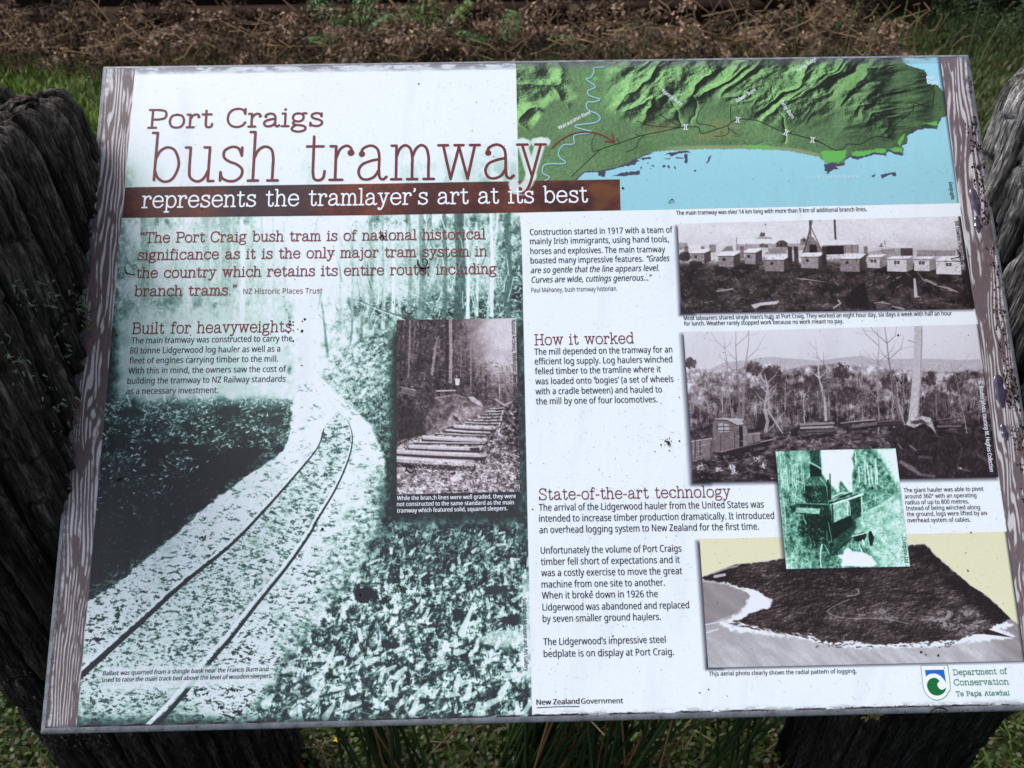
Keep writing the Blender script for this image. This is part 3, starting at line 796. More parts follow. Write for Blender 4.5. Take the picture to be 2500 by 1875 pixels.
p.poly(c((1668, 244), (1920, 246), (1920, 282), (1668, 285)), .50, .9, 1.5, .08)
p.poly(c((100, 195), (155, 198), (160, 235), (130, 245), (100, 240)), .5, .8, 2, .2, 4); p.poly(c((300, 208), (345, 208), (345, 260), (305, 262)), .42, .8, 2, .1); p.poly(c((405, 220), (450, 215), (460, 250), (380, 252)), .4, .8, 2)
p.poly(c((165, 210), (255, 208), (270, 232), (180, 238)), .88, .9); p.poly(c((345, 222), (420, 218), (380, 252), (345, 250)), .8, .8); p.poly(c((690, 235), (800, 230), (815, 265), (665, 272)), .5, .9, 2, .1); p.poly(c((620, 228), (690, 230), (690, 255), (640, 262)), .8, .8)
for x in (150, 258, 515, 1330): p.poly(c((x - 12, 220), (x + 12, 218), (x + 14, 300), (x - 10, 300)), .35, .8, 2, .2, 4)
for x0_, x1_, ry, ty, by, t_, sd in [(535, 605, 235, 262, 335, .55, 1), (180, 268, 240, 265, 330, .52, 1), (360, 462, 255, 282, 352, .50, 1), (1340, 1425, 275, 292, 360, .72, 1), (1650, 1750, 288, 305, 380, .78, 1),
                                (905, 1020, 262, 288, 362, .55, 1), (668, 792, 280, 308, 382, .50, 1), (1165, 1290, 272, 302, 384, .50, 1), (1472, 1600, 285, 302, 384, .78, 1), (1795, 1960, 285, 315, 402, .84, 0)]:
    w_ = x1_ - x0_
    if sd: p.poly(c((x1_ - 2, ty), (x1_ + 42, ry + 8), (x1_ + 44, by - 14), (x1_, by + 4)), .22 if t_ < .7 else .50, .95, 1.5, .06)
    p.poly(c((x0_, ty), (x1_, ty - 1), (x1_, by + 4), (x0_, by)), t_, .97, 1.5, .08, 4)
    p.poly(c((x0_ - 5, ty), (x0_ + w_ * .25, ry), (x1_ + 44, ry - 4), (x1_ + 3, ty - 1)), .92, .97)
    p.line(c((x0_ - 5, ty + 3), (x1_ + 2, ty + 3)), 1.5, .2, .8)
    wx_ = x0_ + w_ * (.36 if t_ < .7 else .5)
    ww = 18 if t_ < .7 else 38
    p.poly(c((wx_ - ww / 2, ty + 14), (wx_ + ww / 2, ty + 14), (wx_ + ww / 2, ty + 34), (wx_ - ww / 2, ty + 34)), .12, .9)
    if ww > 20: p.line(c((wx_, ty + 12), (wx_, ty + 36)), 1.4, .9, .9); p.line(c((wx_ - ww / 2, ty + 24), (wx_ + ww / 2, ty + 24)), 1, .8, .6)
for x in (835, 1060, 875): p.poly(c((x - 18, 220), (x + 10, 222), (x + 18, 385), (x - 15, 385)), .10, .85, 3, .15, 4)
p.dabs(60, lambda r: (r.uniform(1665, 2370), r.uniform(668, 750)), (4, 17), (1.2, 3.2), .1, (.35, .75), .7, 41, .8)
p.dabs(420, lambda r: (r.uniform(1660, 2370), r.uniform(650, 755)), (2, 6), (1.2, 3), .2, (.3, .6), .5, 42, 1.4)
p.poly(c((575, 605), (640, 590), (760, 578), (745, 600), (640, 610), (600, 632)), .78, .95, 2)
p.poly(c((1645, 430), (1660, 432), (1672, 545), (1690, 552), (1650, 558)), .75, .95, 2); p.poly(c((1280, 470), (1325, 450), (1350, 600), (1360, 625), (1210, 625), (1190, 560)), .02, .9, 6)
p.line(c((875, 432), (940, 436), (1000, 445), (1070, 455)), [1.5, 3.5, 2, 1], .65, .8); p.line(c((350, 515), (455, 500)), 4, .6, .9); p.line(c((1800, 480), (1870, 494), (1935, 520)), [2, 5, 3], .65, .8); p.line(c((1385, 592), (1440, 588), (1490, 600)), [2, 5, 2], .6, .8); p.line(c((1505, 615), (1580, 632)), [3, 5], .65, .8)
p.line(c((1150, 575), (1165, 595), (1120, 625)), 4, .65, .9); p.line(c((1725, 440), (1790, 470)), 6, .6, .8)
for xc, yc, rx, ry in [(140, 290, 40, 38), (380, 380, 60, 26), (270, 530, 90, 50), (210, 340, 50, 26)]:
    d = ((X - (1620 + xc * .3707)) / (rx * .3707)) ** 2 + ((Y - (520 + yc * .3707)) / (ry * .3707)) ** 2 + (p.F(6, 6, 2, 520) - .5) * 1.4
    p.mixm(sm(d, 1.2, .5) * .8, .06)
p.mixm(sm(X - (2353 + .136 * (Y - 600)), -8, 0) * .9, .02)
p.dabs(160, lambda r: (r.uniform(1665, 2360), r.uniform(622, 650)), (2, 7), (1, 2.6), .4, (.05, .35), .5, 43, 1.4)
p.T = np.clip(p.T + (p.F(5, 4, 4, 530, .9) - .5) * .22, 0, 1)
SEP = [(0, (24, 18, 19)), (.25, (66, 55, 56)), (.5, (130, 120, 124)), (.8, (196, 192, 200)), (1, (226, 228, 236))]
p.done(SEP)

# ---- bush locomotive
IN3 = [(1669, 811), (2388, 791.5), (2437.5, 1164.5), (1694, 1177)]
shade([(1669, 815), (1720, 815), (1740, 1180), (1693, 1180)], (-6, 2), 9, (20, 18, 34), .95)
shade([(1694, 1150), (2437, 1140), (2437, 1165), (1694, 1177)], (-3, 5), 7, (20, 18, 34), .95)
p = Pic(IN3, .85)
X, Y = p.X, p.Y
K = .36618
c = lambda *q: crop(q, 1650, 780, K)
hill = [(60, 330), (240, 325), (330, 285), (480, 270), (620, 248), (800, 262), (940, 275), (1100, 255), (1240, 240), (1330, 268), (1500, 262), (1760, 262), (1850, 270), (2030, 265), (2060, 500), (60, 500)]
p.T = .87 - .05 * sm(Y, 800, 880) + (p.F(60, 30, 2, 600) - .5) * .03
p.poly(c(*hill), .68, .9, 3, .03, 12)
hz2 = [(60, 320), (200, 330), (330, 345), (470, 310), (620, 300), (740, 335), (900, 300), (1050, 290), (1200, 310), (1400, 330), (1640, 340), (1800, 350), (1950, 330), (2060, 335), (2200, 800), (60, 800)]
fo = p.F(30, 22, 5, 605, .65); fi = p.F(6, 9, 3, 610, .8); vt = p.F(5, 46, 3, 615, .7)
mz = poly_mask(X, Y + (fo - .5) * 22, c(*hz2), 4)
depth = sm(Y, 890, 1020)
ft = .52 - .30 * depth + (fo - .5) * 1.0 + (fi - .5) * .55 + sm(vt, .55, .75) * .12 + .1 * sm(X, 1900, 1700)
p.mixm(mz, np.clip(ft, .08, .9))
for xc, yc, rx, ry in [(520, 330, 55, 50), (640, 360, 70, 60), (690, 420, 60, 60), (100, 290, 50, 40), (550, 500, 90, 60), (1110, 350, 60, 60), (1520, 380, 28, 40), (1550, 470, 60, 90), (1700, 400, 45, 50), (1850, 430, 60, 60), (1160, 520, 100, 60), (1320, 515, 30, 40), (900, 440, 60, 90), (1420, 420, 60, 60), (760, 520, 70, 60), (1750, 560, 150, 90)]:
    d = ((X - (1650 + xc * K)) / (rx * K)) ** 2 + ((Y - (780 + yc * K)) / (ry * K)) ** 2 + (fi - .5) * 1.6 + (fo - .5) * 1.2
    p.mixm(sm(d, 1.15, .6) * .8, .20 + (fi - .5) * .3)
rr = random.Random(12)
for i in range(150):
    x = rr.uniform(90, 2050); h = rr.uniform(60, 220)
    q = c((x, rr.uniform(560, 700)))[0]
    p.tree(q[0], q[1], h * K, rr.uniform(1.2, 2.6), rr.uniform(.5, .82), rr.uniform(-.12, .12), i, 4, .45)
# ground
gy = 720
gm = poly_mask(X, Y + (fi - .5) * 8, c((60, 720), (600, 740), (760, 730), (1050, 700), (1400, 730), (1540, 640), (1760, 700), (2160, 690), (2200, 1100), (60, 1110)), 6)
gt = np.clip(.24 + (p.F(18, 9, 4, 620, .7) - .5) * .9 - .12 * sm(X, 2050, 2300) - .1 * sm(Y, 1100, 1170), .03, .8)
p.mixm(gm, gt)
for x, y, h, w, v, l, n_ in [(600, 740, 380, 22, .66, -.02, 9), (448, 660, 590, 12, .5, .07, 5), (430, 650, 570, 10, .45, -.06, 4), (375, 660, 560, 9, .5, -.1, 7), (1000, 670, 560, 16, .74, -.13, 8), (985, 640, 420, 7, .4, .0, 4),
                             (1348, 760, 700, 11, .55, .0, 12), (1455, 715, 330, 12, .6, -.08, 4), (1520, 700, 330, 14, .62, -.2, 4), (1500, 700, 650, 14, .42, -.18, 7), (1530, 560, 340, 6, .6, -.1, 4), (1940, 760, 500, 8, .55, -.18, 6), (860, 690, 220, 9, .68, -.05, 5), (730, 600, 200, 6, .65, 0, 5), (1900, 520, 240, 6, .4, -.3, 2), (310, 620, 160, 5, .68, 0, 3)]:
    q = c((x, y))[0]
    p.tree(q[0], q[1], h * K, w * K * 1.15, v, l, int(x), n_, .85)
p.poly(c((1590, 45), (1645, 43), (1640, 330), (1620, 600), (1608, 650), (1545, 690), (1565, 520), (1585, 250)), .72, .98, 2, .05, 5)
p.line(c((1640, 60), (1632, 400), (1610, 640)), 3, .55, .7)
p.line(c((1548, 138), (1590, 152)), 2, .5, .9)
p.line(c((610, 600), (710, 755)), 3, .7, .9); p.line(c((720, 620), (620, 740)), 2, .65, .9); p.line(c((615, 500), (622, 600)), 2.5, .65, .9)
# logs
for a_, b_, w_, v_ in [((830, 700), (1050, 690), 22, .55), ((835, 722), (1045, 715), 22, .62), ((820, 765), (1045, 738), 48, .26), ((870, 745), (1045, 742), 10, .42), ((1100, 690), (1330, 668), 16, .45), ((1180, 715), (1340, 692), 28, .4), ((1160, 682), (1330, 668), 8, .7), ((1350, 680), (1500, 670), 20, .35), ((1350, 700), (1510, 690), 20, .2), ((1740, 670), (1900, 650), 12, .4), ((1745, 712), (1900, 710), 18, .4)]:
    q = c(a_, b_)
    p.line([(x, y + w_ * .12) for x, y in q], w_ * K, .06, .9, 1.5); p.line(q, w_ * K * .75, v_, .95, 1.5)
p.poly(c((765, 740), (810, 715), (830, 760), (800, 785), (770, 775)), .04, .9, 3)
p.poly(c((1530, 700), (1560, 660), (1640, 642), (1700, 655), (1740, 770), (1700, 720), (1650, 690), (1590, 725)), .70, .9, 3, .3, 4); p.poly(c((1560, 680), (1640, 665), (1690, 700), (1640, 690), (1590, 700)), .15, .8, 3)
# locomotive
p.poly(c((235, 690), (262, 668), (300, 662), (360, 672), (410, 700), (410, 705), (300, 690), (260, 680)), .35, .9)
p.poly(c((245, 690), (262, 672), (330, 676), (395, 700), (412, 712), (415, 870), (310, 890), (245, 880)), .42, .98, 1.5, .05)
p.poly(c((415, 705), (475, 700), (478, 850), (415, 872)), .50, .98, 1.5, .05)
p.poly(c((255, 660), (300, 655), (440, 660), (480, 690), (475, 702), (410, 706), (350, 675), (262, 668)), .68, .98); p.line(c((262, 668), (340, 672), (410, 706), (476, 700)), 2, .12, .9)
p.poly(c((285, 690), (310, 690), (352, 700), (356, 748), (300, 752), (282, 745)), .7, .9); p.line(c((275, 715), (385, 712)), 2.2, .25, .9); p.line(c((275, 740), (385, 738)), 2.2, .25, .9); p.line(c((318, 690), (320, 752)), 2, .25, .9)
p.poly(c((420, 712), (445, 710), (448, 850), (422, 855)), .06, .95)
p.poly(c((478, 765), (560, 755), (565, 815), (480, 840)), .46, .98, 1.5, .05); p.line(c((480, 765), (560, 756)), 2, .7, .9)
p.line(c((300, 770), (300, 885)), 1.5, .15, .8); p.line(c((390, 760), (392, 875)), 1.5, .15, .8); p.line(c((515, 762), (518, 830)), 1.5, .15, .8)
p.poly(c((440, 680), (475, 655), (530, 652), (530, 720), (490, 735)), .35, .8, 2, .3, 4); p.poly(c((552, 630), (590, 628), (592, 718), (555, 722)), .12, .9); p.line(c((525, 655), (525, 715)), 2.4, .15, .9)
p.poly(c((105, 745), (245, 742), (250, 800), (105, 790)), .20, .9, 2, .15)
p.poly(c((105, 812), (242, 790), (243, 910), (112, 945)), .46, .98, 1.5, .06); p.line(c((105, 812), (242, 790)), 2, .75, .9)
for x in (130, 162, 235): p.line(c((x, 810), (x - 2, 930)), 2.2, .12, .9)
p.line(c((160, 870), (185, 935)), 2, .1, .8)
p.poly(c((300, 890), (600, 800), (605, 860), (570, 900), (360, 950), (300, 930)), .07, .92, 4); p.line(c((565, 815), (650, 798)), 3, .6, .9); p.line(c((300, 880), (560, 822)), 2, .55, .8)
for x, y in ((335, 915), (540, 865), (575, 860)): p.line(c((x - 14, y), (x + 14, y - 3)), 7, .35, .8)
p.dabs(260, lambda r: (r.uniform(1680, 2430), r.uniform(1060, 1170)), (4, 12), (1.2, 3.4), .1, (.35, .75), .6, 51, .9)
p.dabs(90, lambda r: (r.uniform(1880, 2180), r.uniform(1052, 1090)), (3, 8), (1.5, 4), .1, (.4, .75), .6, 52, 1.2)
mdk = poly_mask(X, Y + (fi - .5) * 12, c((1420, 740), (1620, 730), (1760, 780), (2160, 760), (2200, 1100), (1480, 1100), (1440, 860)), 16)
p.mixm(mdk * .8, .06 + np.clip(fi - .52, 0, 1) * .8)
p.line(c((1500, 950), (1560, 985), (1620, 1025)), [8, 12, 8], .5, .8, 5); p.line(c((1620, 1030), (1720, 1045)), 7, .4, .8, 4); p.line(c((1620, 915), (1700, 920)), 7, .35, .7, 4); p.line(c((2020, 905), (2080, 940)), 9, .35, .7, 5); p.line(c((1880, 990), (1960, 1010)), 5, .4, .7, 3); p.poly(c((1885, 985), (1905, 985), (1900, 1000)), .8, .9)
p.line(c((1560, 840), (1600, 870)), 4, .5, .8); p.line(c((1480, 830), (1510, 865)), 2.5, .6, .8)
for x, y in ((170, 985), (290, 1005), (370, 985), (390, 1020), (540, 930), (585, 975)): p.dabs(14, lambda r: (1650 + (x + r.uniform(-22, 22)) * K, 780 + (y + r.uniform(-14, 14)) * K), (3, 10), (1.5, 3.4), .2, (.6, .9), .8, x, 1.5)
p.mixm(sm(X - (2361 + .143 * (Y - 600)), -8, 2) * .9, .0)
p.T = np.clip(p.T + (p.F(4, 4, 4, 630, .9) - .5) * .24 * (1 - .7 * sm(Y, 900, 860)), 0, 1)
p.done([(0, (24, 17, 20)), (.25, (68, 56, 61)), (.5, (128, 117, 124)), (.8, (198, 196, 206)), (1, (222, 226, 238))])

# ---- headland from the air
IN5 = [(1707.6, 1315.6), (2458, 1297.5), (2487, 1500), (2503, 1613), (1729, 1630)]
shade([(1707, 1320), (1760, 1320), (1770, 1630), (1729, 1630)], (-6, 2), 8, (20, 18, 34), .95)
shade([(1729, 1600), (2512, 1590), (2512, 1612), (1729, 1630)], (-3, 4), 5, (20, 18, 34), .85)
p = Pic(IN5, .8)
X, Y = p.X, p.Y
K = .36618
c = lambda *q: crop(q, 1690, 1290, K)
p.T[:] = .72
wv = F(X * .8 + Y * .6, Y * .8 - X * .6, 60, 14, 4, 700)
p.T += (wv - .5) * .22 - .18 * sm(X, 2380, 2490) + .06 * sm(Y, 1500, 1600) + (p.F(3, 3, 2, 701) - .5) * .06
p.mixm(poly_mask(X, Y, c((60, 355), (200, 370), (385, 430), (380, 480), (300, 560), (90, 640)), 3), .56 + (wv - .5) * .15 - 0)
surf = c((170, 358), (330, 390), (450, 405), (470, 440), (530, 475), (520, 520), (380, 575), (300, 615), (560, 700), (780, 705), (880, 750), (1100, 760), (1350, 750), (1600, 745), (1850, 700), (1950, 700), (1990, 660), (2080, 620), (2150, 640), (2140, 650), (2060, 670), (2150, 725), (2060, 740), (1900, 755), (1600, 790), (1400, 790), (1100, 800), (900, 775), (700, 730), (500, 710), (250, 680), (180, 640), (230, 610), (330, 560), (385, 450), (330, 410))
p.mixm(poly_mask(X + (p.F(8, 8, 3, 705) - .5) * 22, Y + (p.F(7, 5, 3, 706) - .5) * 14, surf, 5), .97)
p.line(c((90, 640), (200, 620), (300, 590), (370, 500)), 3, .95, .8)
p.line(c((90, 695), (170, 670)), 4, .95, .7)
lnd = c((65, 325), (130, 300), (290, 238), (460, 225), (600, 200), (1440, 112), (1480, 110), (1550, 104), (1580, 130), (1600, 160), (1720, 265), (1860, 385), (1950, 440), (2030, 510), (2120, 600), (2080, 618), (1985, 665), (1960, 700), (1930, 705), (1830, 715), (1780, 745), (1560, 755), (1400, 765), (1240, 770), (1160, 765), (1060, 745), (960, 765), (860, 750), (790, 700), (600, 690), (390, 640), (300, 620), (380, 572), (460, 545), (520, 530), (540, 480), (470, 440), (440, 410), (350, 400), (300, 380), (200, 355), (80, 340))
ter = p.F(9, 6, 4, 710, .8); ter2 = p.F(50, 22, 3, 715)
# radial haul lines round the centre of the logging
cx_, cy_ = 1690 + 1090 * K, 1290 + 420 * K
th = np.arctan2((Y - cy_) * 2.4, X - cx_); rad = np.hypot(X - cx_, (Y - cy_) * 2.4)
rl = N(th * 16, rad * .012, 720) * sm(rad, 300, 60)
sq = lambda a_, b_, c_, d_: F(a_, b_ * 1.8, c_, c_, 4, d_, .75)
em = sq(X, Y, 11, 730) - sq(X + 1.6, Y + 1.2, 11, 730)
em2 = sq(X, Y, 34, 735) - sq(X + 3, Y + 2.4, 34, 735)
rd = (N(th * 22 + rad * .004, rad * .02, 721) - .5) * sm(rad, 330, 80)
tt = .15 + em * .9 + em2 * .6 + (ter2 - .5) * .35 + (ter - .5) * .42 + rd * .20 + .03 * sm(Y, 1430, 1560) - .10 * sm(X, 1850, 1740)
tt += .38 * sm(np.hypot((X - 2340) / 110, (Y - 1510) / 55), 1, .2) * sm(p.F(16, 8, 4, 725, .7), .42, .62)
tt += .10 * sm(np.hypot((X - 2150) / 200, (Y - 1505) / 30), 1, .3)
tt -= .16 * sm(X - (2200 + (Y - 1330) * 1.12), -10, 20)
tt = np.clip(tt, .02, .7)
p.mixm(poly_mask(X + (ter - .5) * 7, Y + (p.F(7, 5, 3, 706) - .5) * 10, lnd, 2.5), tt)
sk = c((40, 60), (40, 330), (130, 296), (290, 236), (460, 222), (600, 198), (1440, 110), (1480, 107), (1550, 101), (1582, 128), (1602, 158), (1722, 263), (1862, 383), (1952, 438), (2032, 508), (2130, 608), (2175, 640), (2300, 690), (2300, 0), (40, 0))
skm = poly_mask(X, Y, sk, 2)
p.line(c((140, 298), (240, 262), (300, 250)), 5, .75, .7); p.line(c((150, 320), (215, 308)), 7, .93, .8)
p.line(spl(c((1030, 450), (1080, 445), (1110, 430), (1105, 408), (1090, 404)), 5), 2, .75, .9); p.line(spl(c((1050, 470), (960, 510), (905, 545), (905, 560), (960, 585), (1060, 598), (1280, 600), (1440, 635)), 6), 1.8, .6, .9); p.line(c((1000, 440), (1100, 438)), 6, .4, .6, 3)
for q in ([(380, 572), (600, 520), (850, 470)], [(620, 330), (800, 310), (1000, 280)], [(640, 520), (900, 480)]): p.line(c(*q), 3, .02, .7, 2)
p.poly(c((1940, 680), (1975, 672), (2060, 700), (2140, 728), (2050, 715), (1950, 705)), .05, .95)
p.dabs(90, lambda r: (r.uniform(1990, 2330), r.uniform(1563, 1580)), (2, 7), (1.5, 4), .1, (.05, .2), .8, 61, .5)
p.dabs(150, lambda r: (lambda t_: (1690 + (250 + 560 * t_) * K, 1290 + (620 + 95 * t_ + r.uniform(-14, 22)) * K))(r.random()), (4, 12), (1.5, 3), .35, (.08, .2), .8, 62, .2)
x0, y0, x1, y1 = p.b
p.T = np.clip(p.T, 0, 1)
st = [(0, (24, 16, 18)), (.25, (66, 54, 54)), (.5, (128, 120, 124)), (.75, (168, 166, 172)), (.9, (204, 208, 216)), (1, (224, 230, 240))]
Cc = np.stack([np.interp(p.T, [q[0] for q in st], [q[1][i] / 255 for q in st]) for i in range(3)], -1)
Cc = Cc * (1 - skm[..., None]) + np.array([214, 212, 182]) / 255 * skm[..., None]
e = (sm(X - (2292 + .143 * (Y - 138)), -9, 1) * .85)[..., None]
Cc = Cc * (1 - e) + np.array([22, 20, 34]) / 255 * e
m = poly_mask(X, Y, p.pts, 1)[..., None]
RGB[y0:y1, x0:x1] = RGB[y0:y1, x0:x1] * (1 - m) + Cc * m

# ---- green photograph of the log hauler
IN4 = [(1893, 1101), (2186.4, 1094.5), (2221.7, 1382.8), (1919.4, 1389)]
shade(IN4, (-5, 5), 8, (16, 12, 20), .9)
p = Pic(IN4, .55)
X, Y = p.X, p.Y
K = .1929
c = lambda *q: crop(q, 1860, 1080, K)
fo = p.F(18, 18, 4, 800, .7); fi = p.F(5, 6, 3, 805, .8); vt = p.F(4, 50, 3, 810, .7)
p.T = .40 + (fo - .5) * .7 + (fi - .5) * .55 + sm(vt, .55, .8) * .18
p.T += .22 * sm(X, 1930, 1895) + .35 * sm(X + Y * .3, 2520, 2640) + .25 * sm(Y, 1320, 1390) * sm(X, 2000, 1930)
p.T -= .30 * sm(np.hypot((X - 2005) / 60, (Y - 1300) / 50), 1.2, .3)
p.poly(c((740, 60), (1170, 60), (1165, 180), (1140, 200), (1165, 300), (1140, 420), (1150, 640), (960, 630), (900, 560), (820, 480), (760, 390)), .985, .97, 6)
p.poly(c((380, 100), (600, 100), (600, 260), (480, 270), (400, 200)), .72, .7, 22, .25, 14)
p.poly(c((1400, 60), (1750, 60), (1790, 560), (1700, 520), (1600, 380), (1500, 180)), .97, .9, 20)
p.poly(c((1170, 100), (1380, 100), (1500, 200), (1560, 300), (1640, 420), (1680, 560), (1300, 640), (1150, 620), (1150, 440), (1170, 300), (1140, 200)), .45, .85, 8, .5, 7)
for x, y1, y0_, l in [(1310, 530, 220, -.02), (1360, 530, 260, -.12), (1440, 520, 200, .0), (1460, 520, 330, -.02), (1235, 500, 320, -.06), (1400, 520, 300, -.1), (1190, 280, 120, -.04)]:
    p.line(c((x, y1), (x + l * (y1 - y0_), y0_)), 3.5, .85, .85)
for i in range(16): p.line(c((200 + i * 24, 620 + rr.uniform(-80, 0)), (195 + i * 23, 150 + rr.uniform(0, 180))), 1.8, rr.choice((.8, .85, .3)), .7)
p.poly(c((975, 520), (1000, 480), (1060, 560), (1120, 640), (975, 630)), .35, .85, 4, .4, 5)
p.poly(c((600, 95), (735, 95), (748, 300), (620, 260)), .22, .97, 1.5, .08); p.line(c((725, 95), (740, 290)), 3, .4, .7)
p.poly(c((605, 240), (750, 300), (750, 430), (610, 430)), .05, .95, 2); p.line(c((600, 250), (680, 290), (750, 330)), 4, .8, .8, 3)
p.poly(c((605, 430), (740, 430), (830, 560), (850, 770), (560, 770), (545, 560)), .16, .97, 2, .08); p.poly(c((610, 435), (735, 435), (820, 552), (560, 550)), .32, .9, 2, .12, 4)
p.poly(c((550, 555), (630, 560), (640, 760), (560, 765)), .05, .8, 5); p.line(c((745, 450), (820, 560), (845, 760)), 3, .6, .7)
p.poly(c((430, 760), (830, 780), (850, 840), (860, 930), (430, 900)), .14, .97, 2, .06); p.poly(c((440, 820), (740, 835), (725, 908), (412, 885)), .62, .95, 2, .15, 5); p.line(c((430, 765), (830, 785)), 3, .5, .7)
p.poly(c((500, 905), (880, 920), (900, 1250), (780, 1200), (500, 1190)), .06, .93, 6, .05)
p.poly(c((850, 760), (1090, 700), (1190, 650), (1275, 650), (1275, 690), (1090, 750), (870, 800)), .06, .95); p.line(c((870, 790), (1000, 750), (1090, 720), (1270, 655)), [4, 7, 5, 6], .93, .95)
p.line(c((870, 700), (1000, 640), (1060, 640)), 4, .8, .9); p.line(c((1000, 690), (1140, 640)), 4, .08, .9); p.line(c((860, 400), (870, 720)), 3, .08, .95); p.line(c((835, 480), (850, 720)), 5, .05, .95)
p.poly(c((870, 790), (1085, 740), (1080, 920), (950, 1000), (890, 1020)), .62, .97, 1.5, .2, 6); p.line(c((1090, 745), (1085, 920)), 3, .95, .9); p.line(c((890, 790), (900, 1020)), 4, .1, .9)
p.poly(c((1110, 745), (1250, 700), (1265, 920), (1180, 980), (1130, 1030)), .16, .9, 3, .2, 5); p.line(c((1260, 680), (1270, 970)), 3.4, .75, .9); p.line(c((1108, 760), (1125, 1030)), 3, .6, .8)
p.poly(c((880, 1030), (1130, 920), (1160, 1060), (1000, 1180), (900, 1230)), .03, .95, 3)
p.poly(c((980, 1170), (1180, 1030), (1210, 1080), (1030, 1310), (900, 1440), (880, 1380)), .22, .95, 3, .12, 5); p.line(c((890, 1430), (1030, 1300), (1190, 1160)), 2.4, .05, .9)
p.poly(c((1210, 1000), (1600, 760), (1760, 640), (1800, 1000), (1840, 1500), (1500, 1540), (1350, 1380), (1330, 1300), (1180, 1180), (1230, 1060)), .74, .9, 18, .3, 9)
p.line(c((1270, 900), (1500, 800), (1660, 690)), 6, .85, .7, 4); p.line(c((1280, 780), (1580, 640)), 1.6, .8, .8)
p.dabs(200, lambda r: (r.uniform(2090, 2215), r.uniform(1240, 1370)), (3, 9), (1, 2.6), -.3, (.35, .6), .6, 71, .8)
p.poly(c((1150, 1180), (1280, 1130), (1330, 1170), (1290, 1250), (1180, 1250)), .05, .92, 2); p.line(c((1150, 1185), (1290, 1150)), 3, .9, .9); p.line(c((1275, 1240), (1285, 1290)), 5, .9, .9)
p.poly(c((1345, 1150), (1360, 1120), (1385, 1120), (1400, 1160), (1420, 1200), (1400, 1300), (1370, 1310), (1350, 1210)), .06, .97)
p.line(c((1230, 1290), (1260, 1370)), 4, .85, .9); p.line(c((1240, 1300), (1300, 1390)), 2, .1, .8)
p.poly(c((950, 1430), (1030, 1420), (1040, 1370), (1090, 1330), (1150, 1380), (1280, 1390), (1380, 1440), (1450, 1540), (1400, 1570), (1000, 1560), (1020, 1480)), 1.0, .97, 4)
p.line(spl(c((760, 1290), (740, 1420), (750, 1580)), 5), 3, .9, .85); p.line(c((790, 1290), (850, 1400)), 2, .7, .7); p.line(spl(c((820, 1120), (830, 1240), (880, 1240), (840, 1010)), 5), 1.6, .6, .8)
for q in ([(380, 440), (430, 560), (410, 780)], [(430, 480), (520, 520)], [(380, 640), (540, 760)], [(270, 700), (300, 1000), (300, 1200)], [(520, 940), (560, 1030)]): p.line(spl(c(*q), 4), 2.2, .85, .7)
p.poly(c((335, 800), (430, 790), (430, 870), (370, 900)), .14, .9, 4, .15, 3)
p.dabs(260, lambda r: (r.uniform(1900, 2010), r.uniform(1160, 1370)), (2, 8), (.8, 2), 1.2, (.65, .95), .5, 72, 1.2)
p.dabs(120, lambda r: (r.uniform(2080, 2180), r.uniform(1110, 1220)), (2, 8), (.8, 2.4), 1.2, (.1, .9), .5, 73, 1.2)
p.T = p.T + (p.F(3, 3, 3, 830, .8) - .5) * .30 * (1 - sm(p.T, .9, .98)) * sm(p.T, .0, .2)
p.T = np.clip(p.T, 0, 1)
p.done([(0, (10, 20, 18)), (.2, (24, 56, 46)), (.45, (92, 150, 130)), (.7, (168, 214, 200)), (.88, (214, 234, 236)), (1, (226, 230, 244))])

# ---- tints printed behind the picture of the white column: none. small speckle of weather over everything
gn = (F(SX, SY, 2.2, 2.2, 1, 900) - .5) * .025
RGB += gn[..., None]
# grime along the edges of the face
uu = (np.arange(CW) / PPM)[None, :]; vv = (np.arange(CH) / PPM)[:, None]
ed = np.minimum(np.minimum(uu, W - uu), np.minimum(vv * 1.0, (H - vv)))
nz = F(SX, SY, 30, 10, 4, 910, .7)
g1 = (sm(ed, .0085 + .004 * nz, .0035) * sm(nz, .40, .62) * .55)[..., None]
RGB = RGB * (1 - g1) + np.array([58, 56, 62]) / 255 * g1
tp = (sm(vv, .0105, .008) * sm(vv, .0, .004) * .35 * (.4 + nz))[..., None]
RGB = RGB * (1 - tp) + np.array([120, 124, 138]) / 255 * tp
bt = (sm(np.abs(H - .0056 - vv + (nz - .5) * .003), .0012, .0004) * sm(F(SX, SY, 60, 60, 3, 915), .38, .5))[..., None]
RGB = RGB * (1 - bt) + np.array([30, 16, 18]) / 255 * bt
# faint streaks and smears on the stock
smu = (sm(F(SX + SY * .1, SY, 46, 260, 4, 930, .6), .50, .78) * .055)[..., None]
RGB = RGB * (1 - smu) + np.array([120, 118, 122]) / 255 * smu
stn = (sm(F(SX, SY, 14, 9, 4, 920, .8), .70, .84) * .20)[..., None]
RGB = RGB * (1 - stn) + np.array([110, 104, 112]) / 255 * stn
RGB = np.clip(RGB, 0, 1)
# ------------------------------------------------------------------ the board
panel = empty('information_panel', tuple(TL), (TILT, 0, 0))
tag(panel, 'wide printed information panel about a bush tramway, tilted between two weathered timber posts', 'information panel')
FZ = 0.0                                     # the face plane, in the panel's own frame (x = u, y = -v)
img = bpy.data.images.new('panel_print', CW, CH, alpha=False)
px = np.ones((CH, CW, 4), np.float32)
px[..., :3] = RGB[::-1]
img.pixels.foreach_set(px.ravel())
img.update()
img.pack()
del px

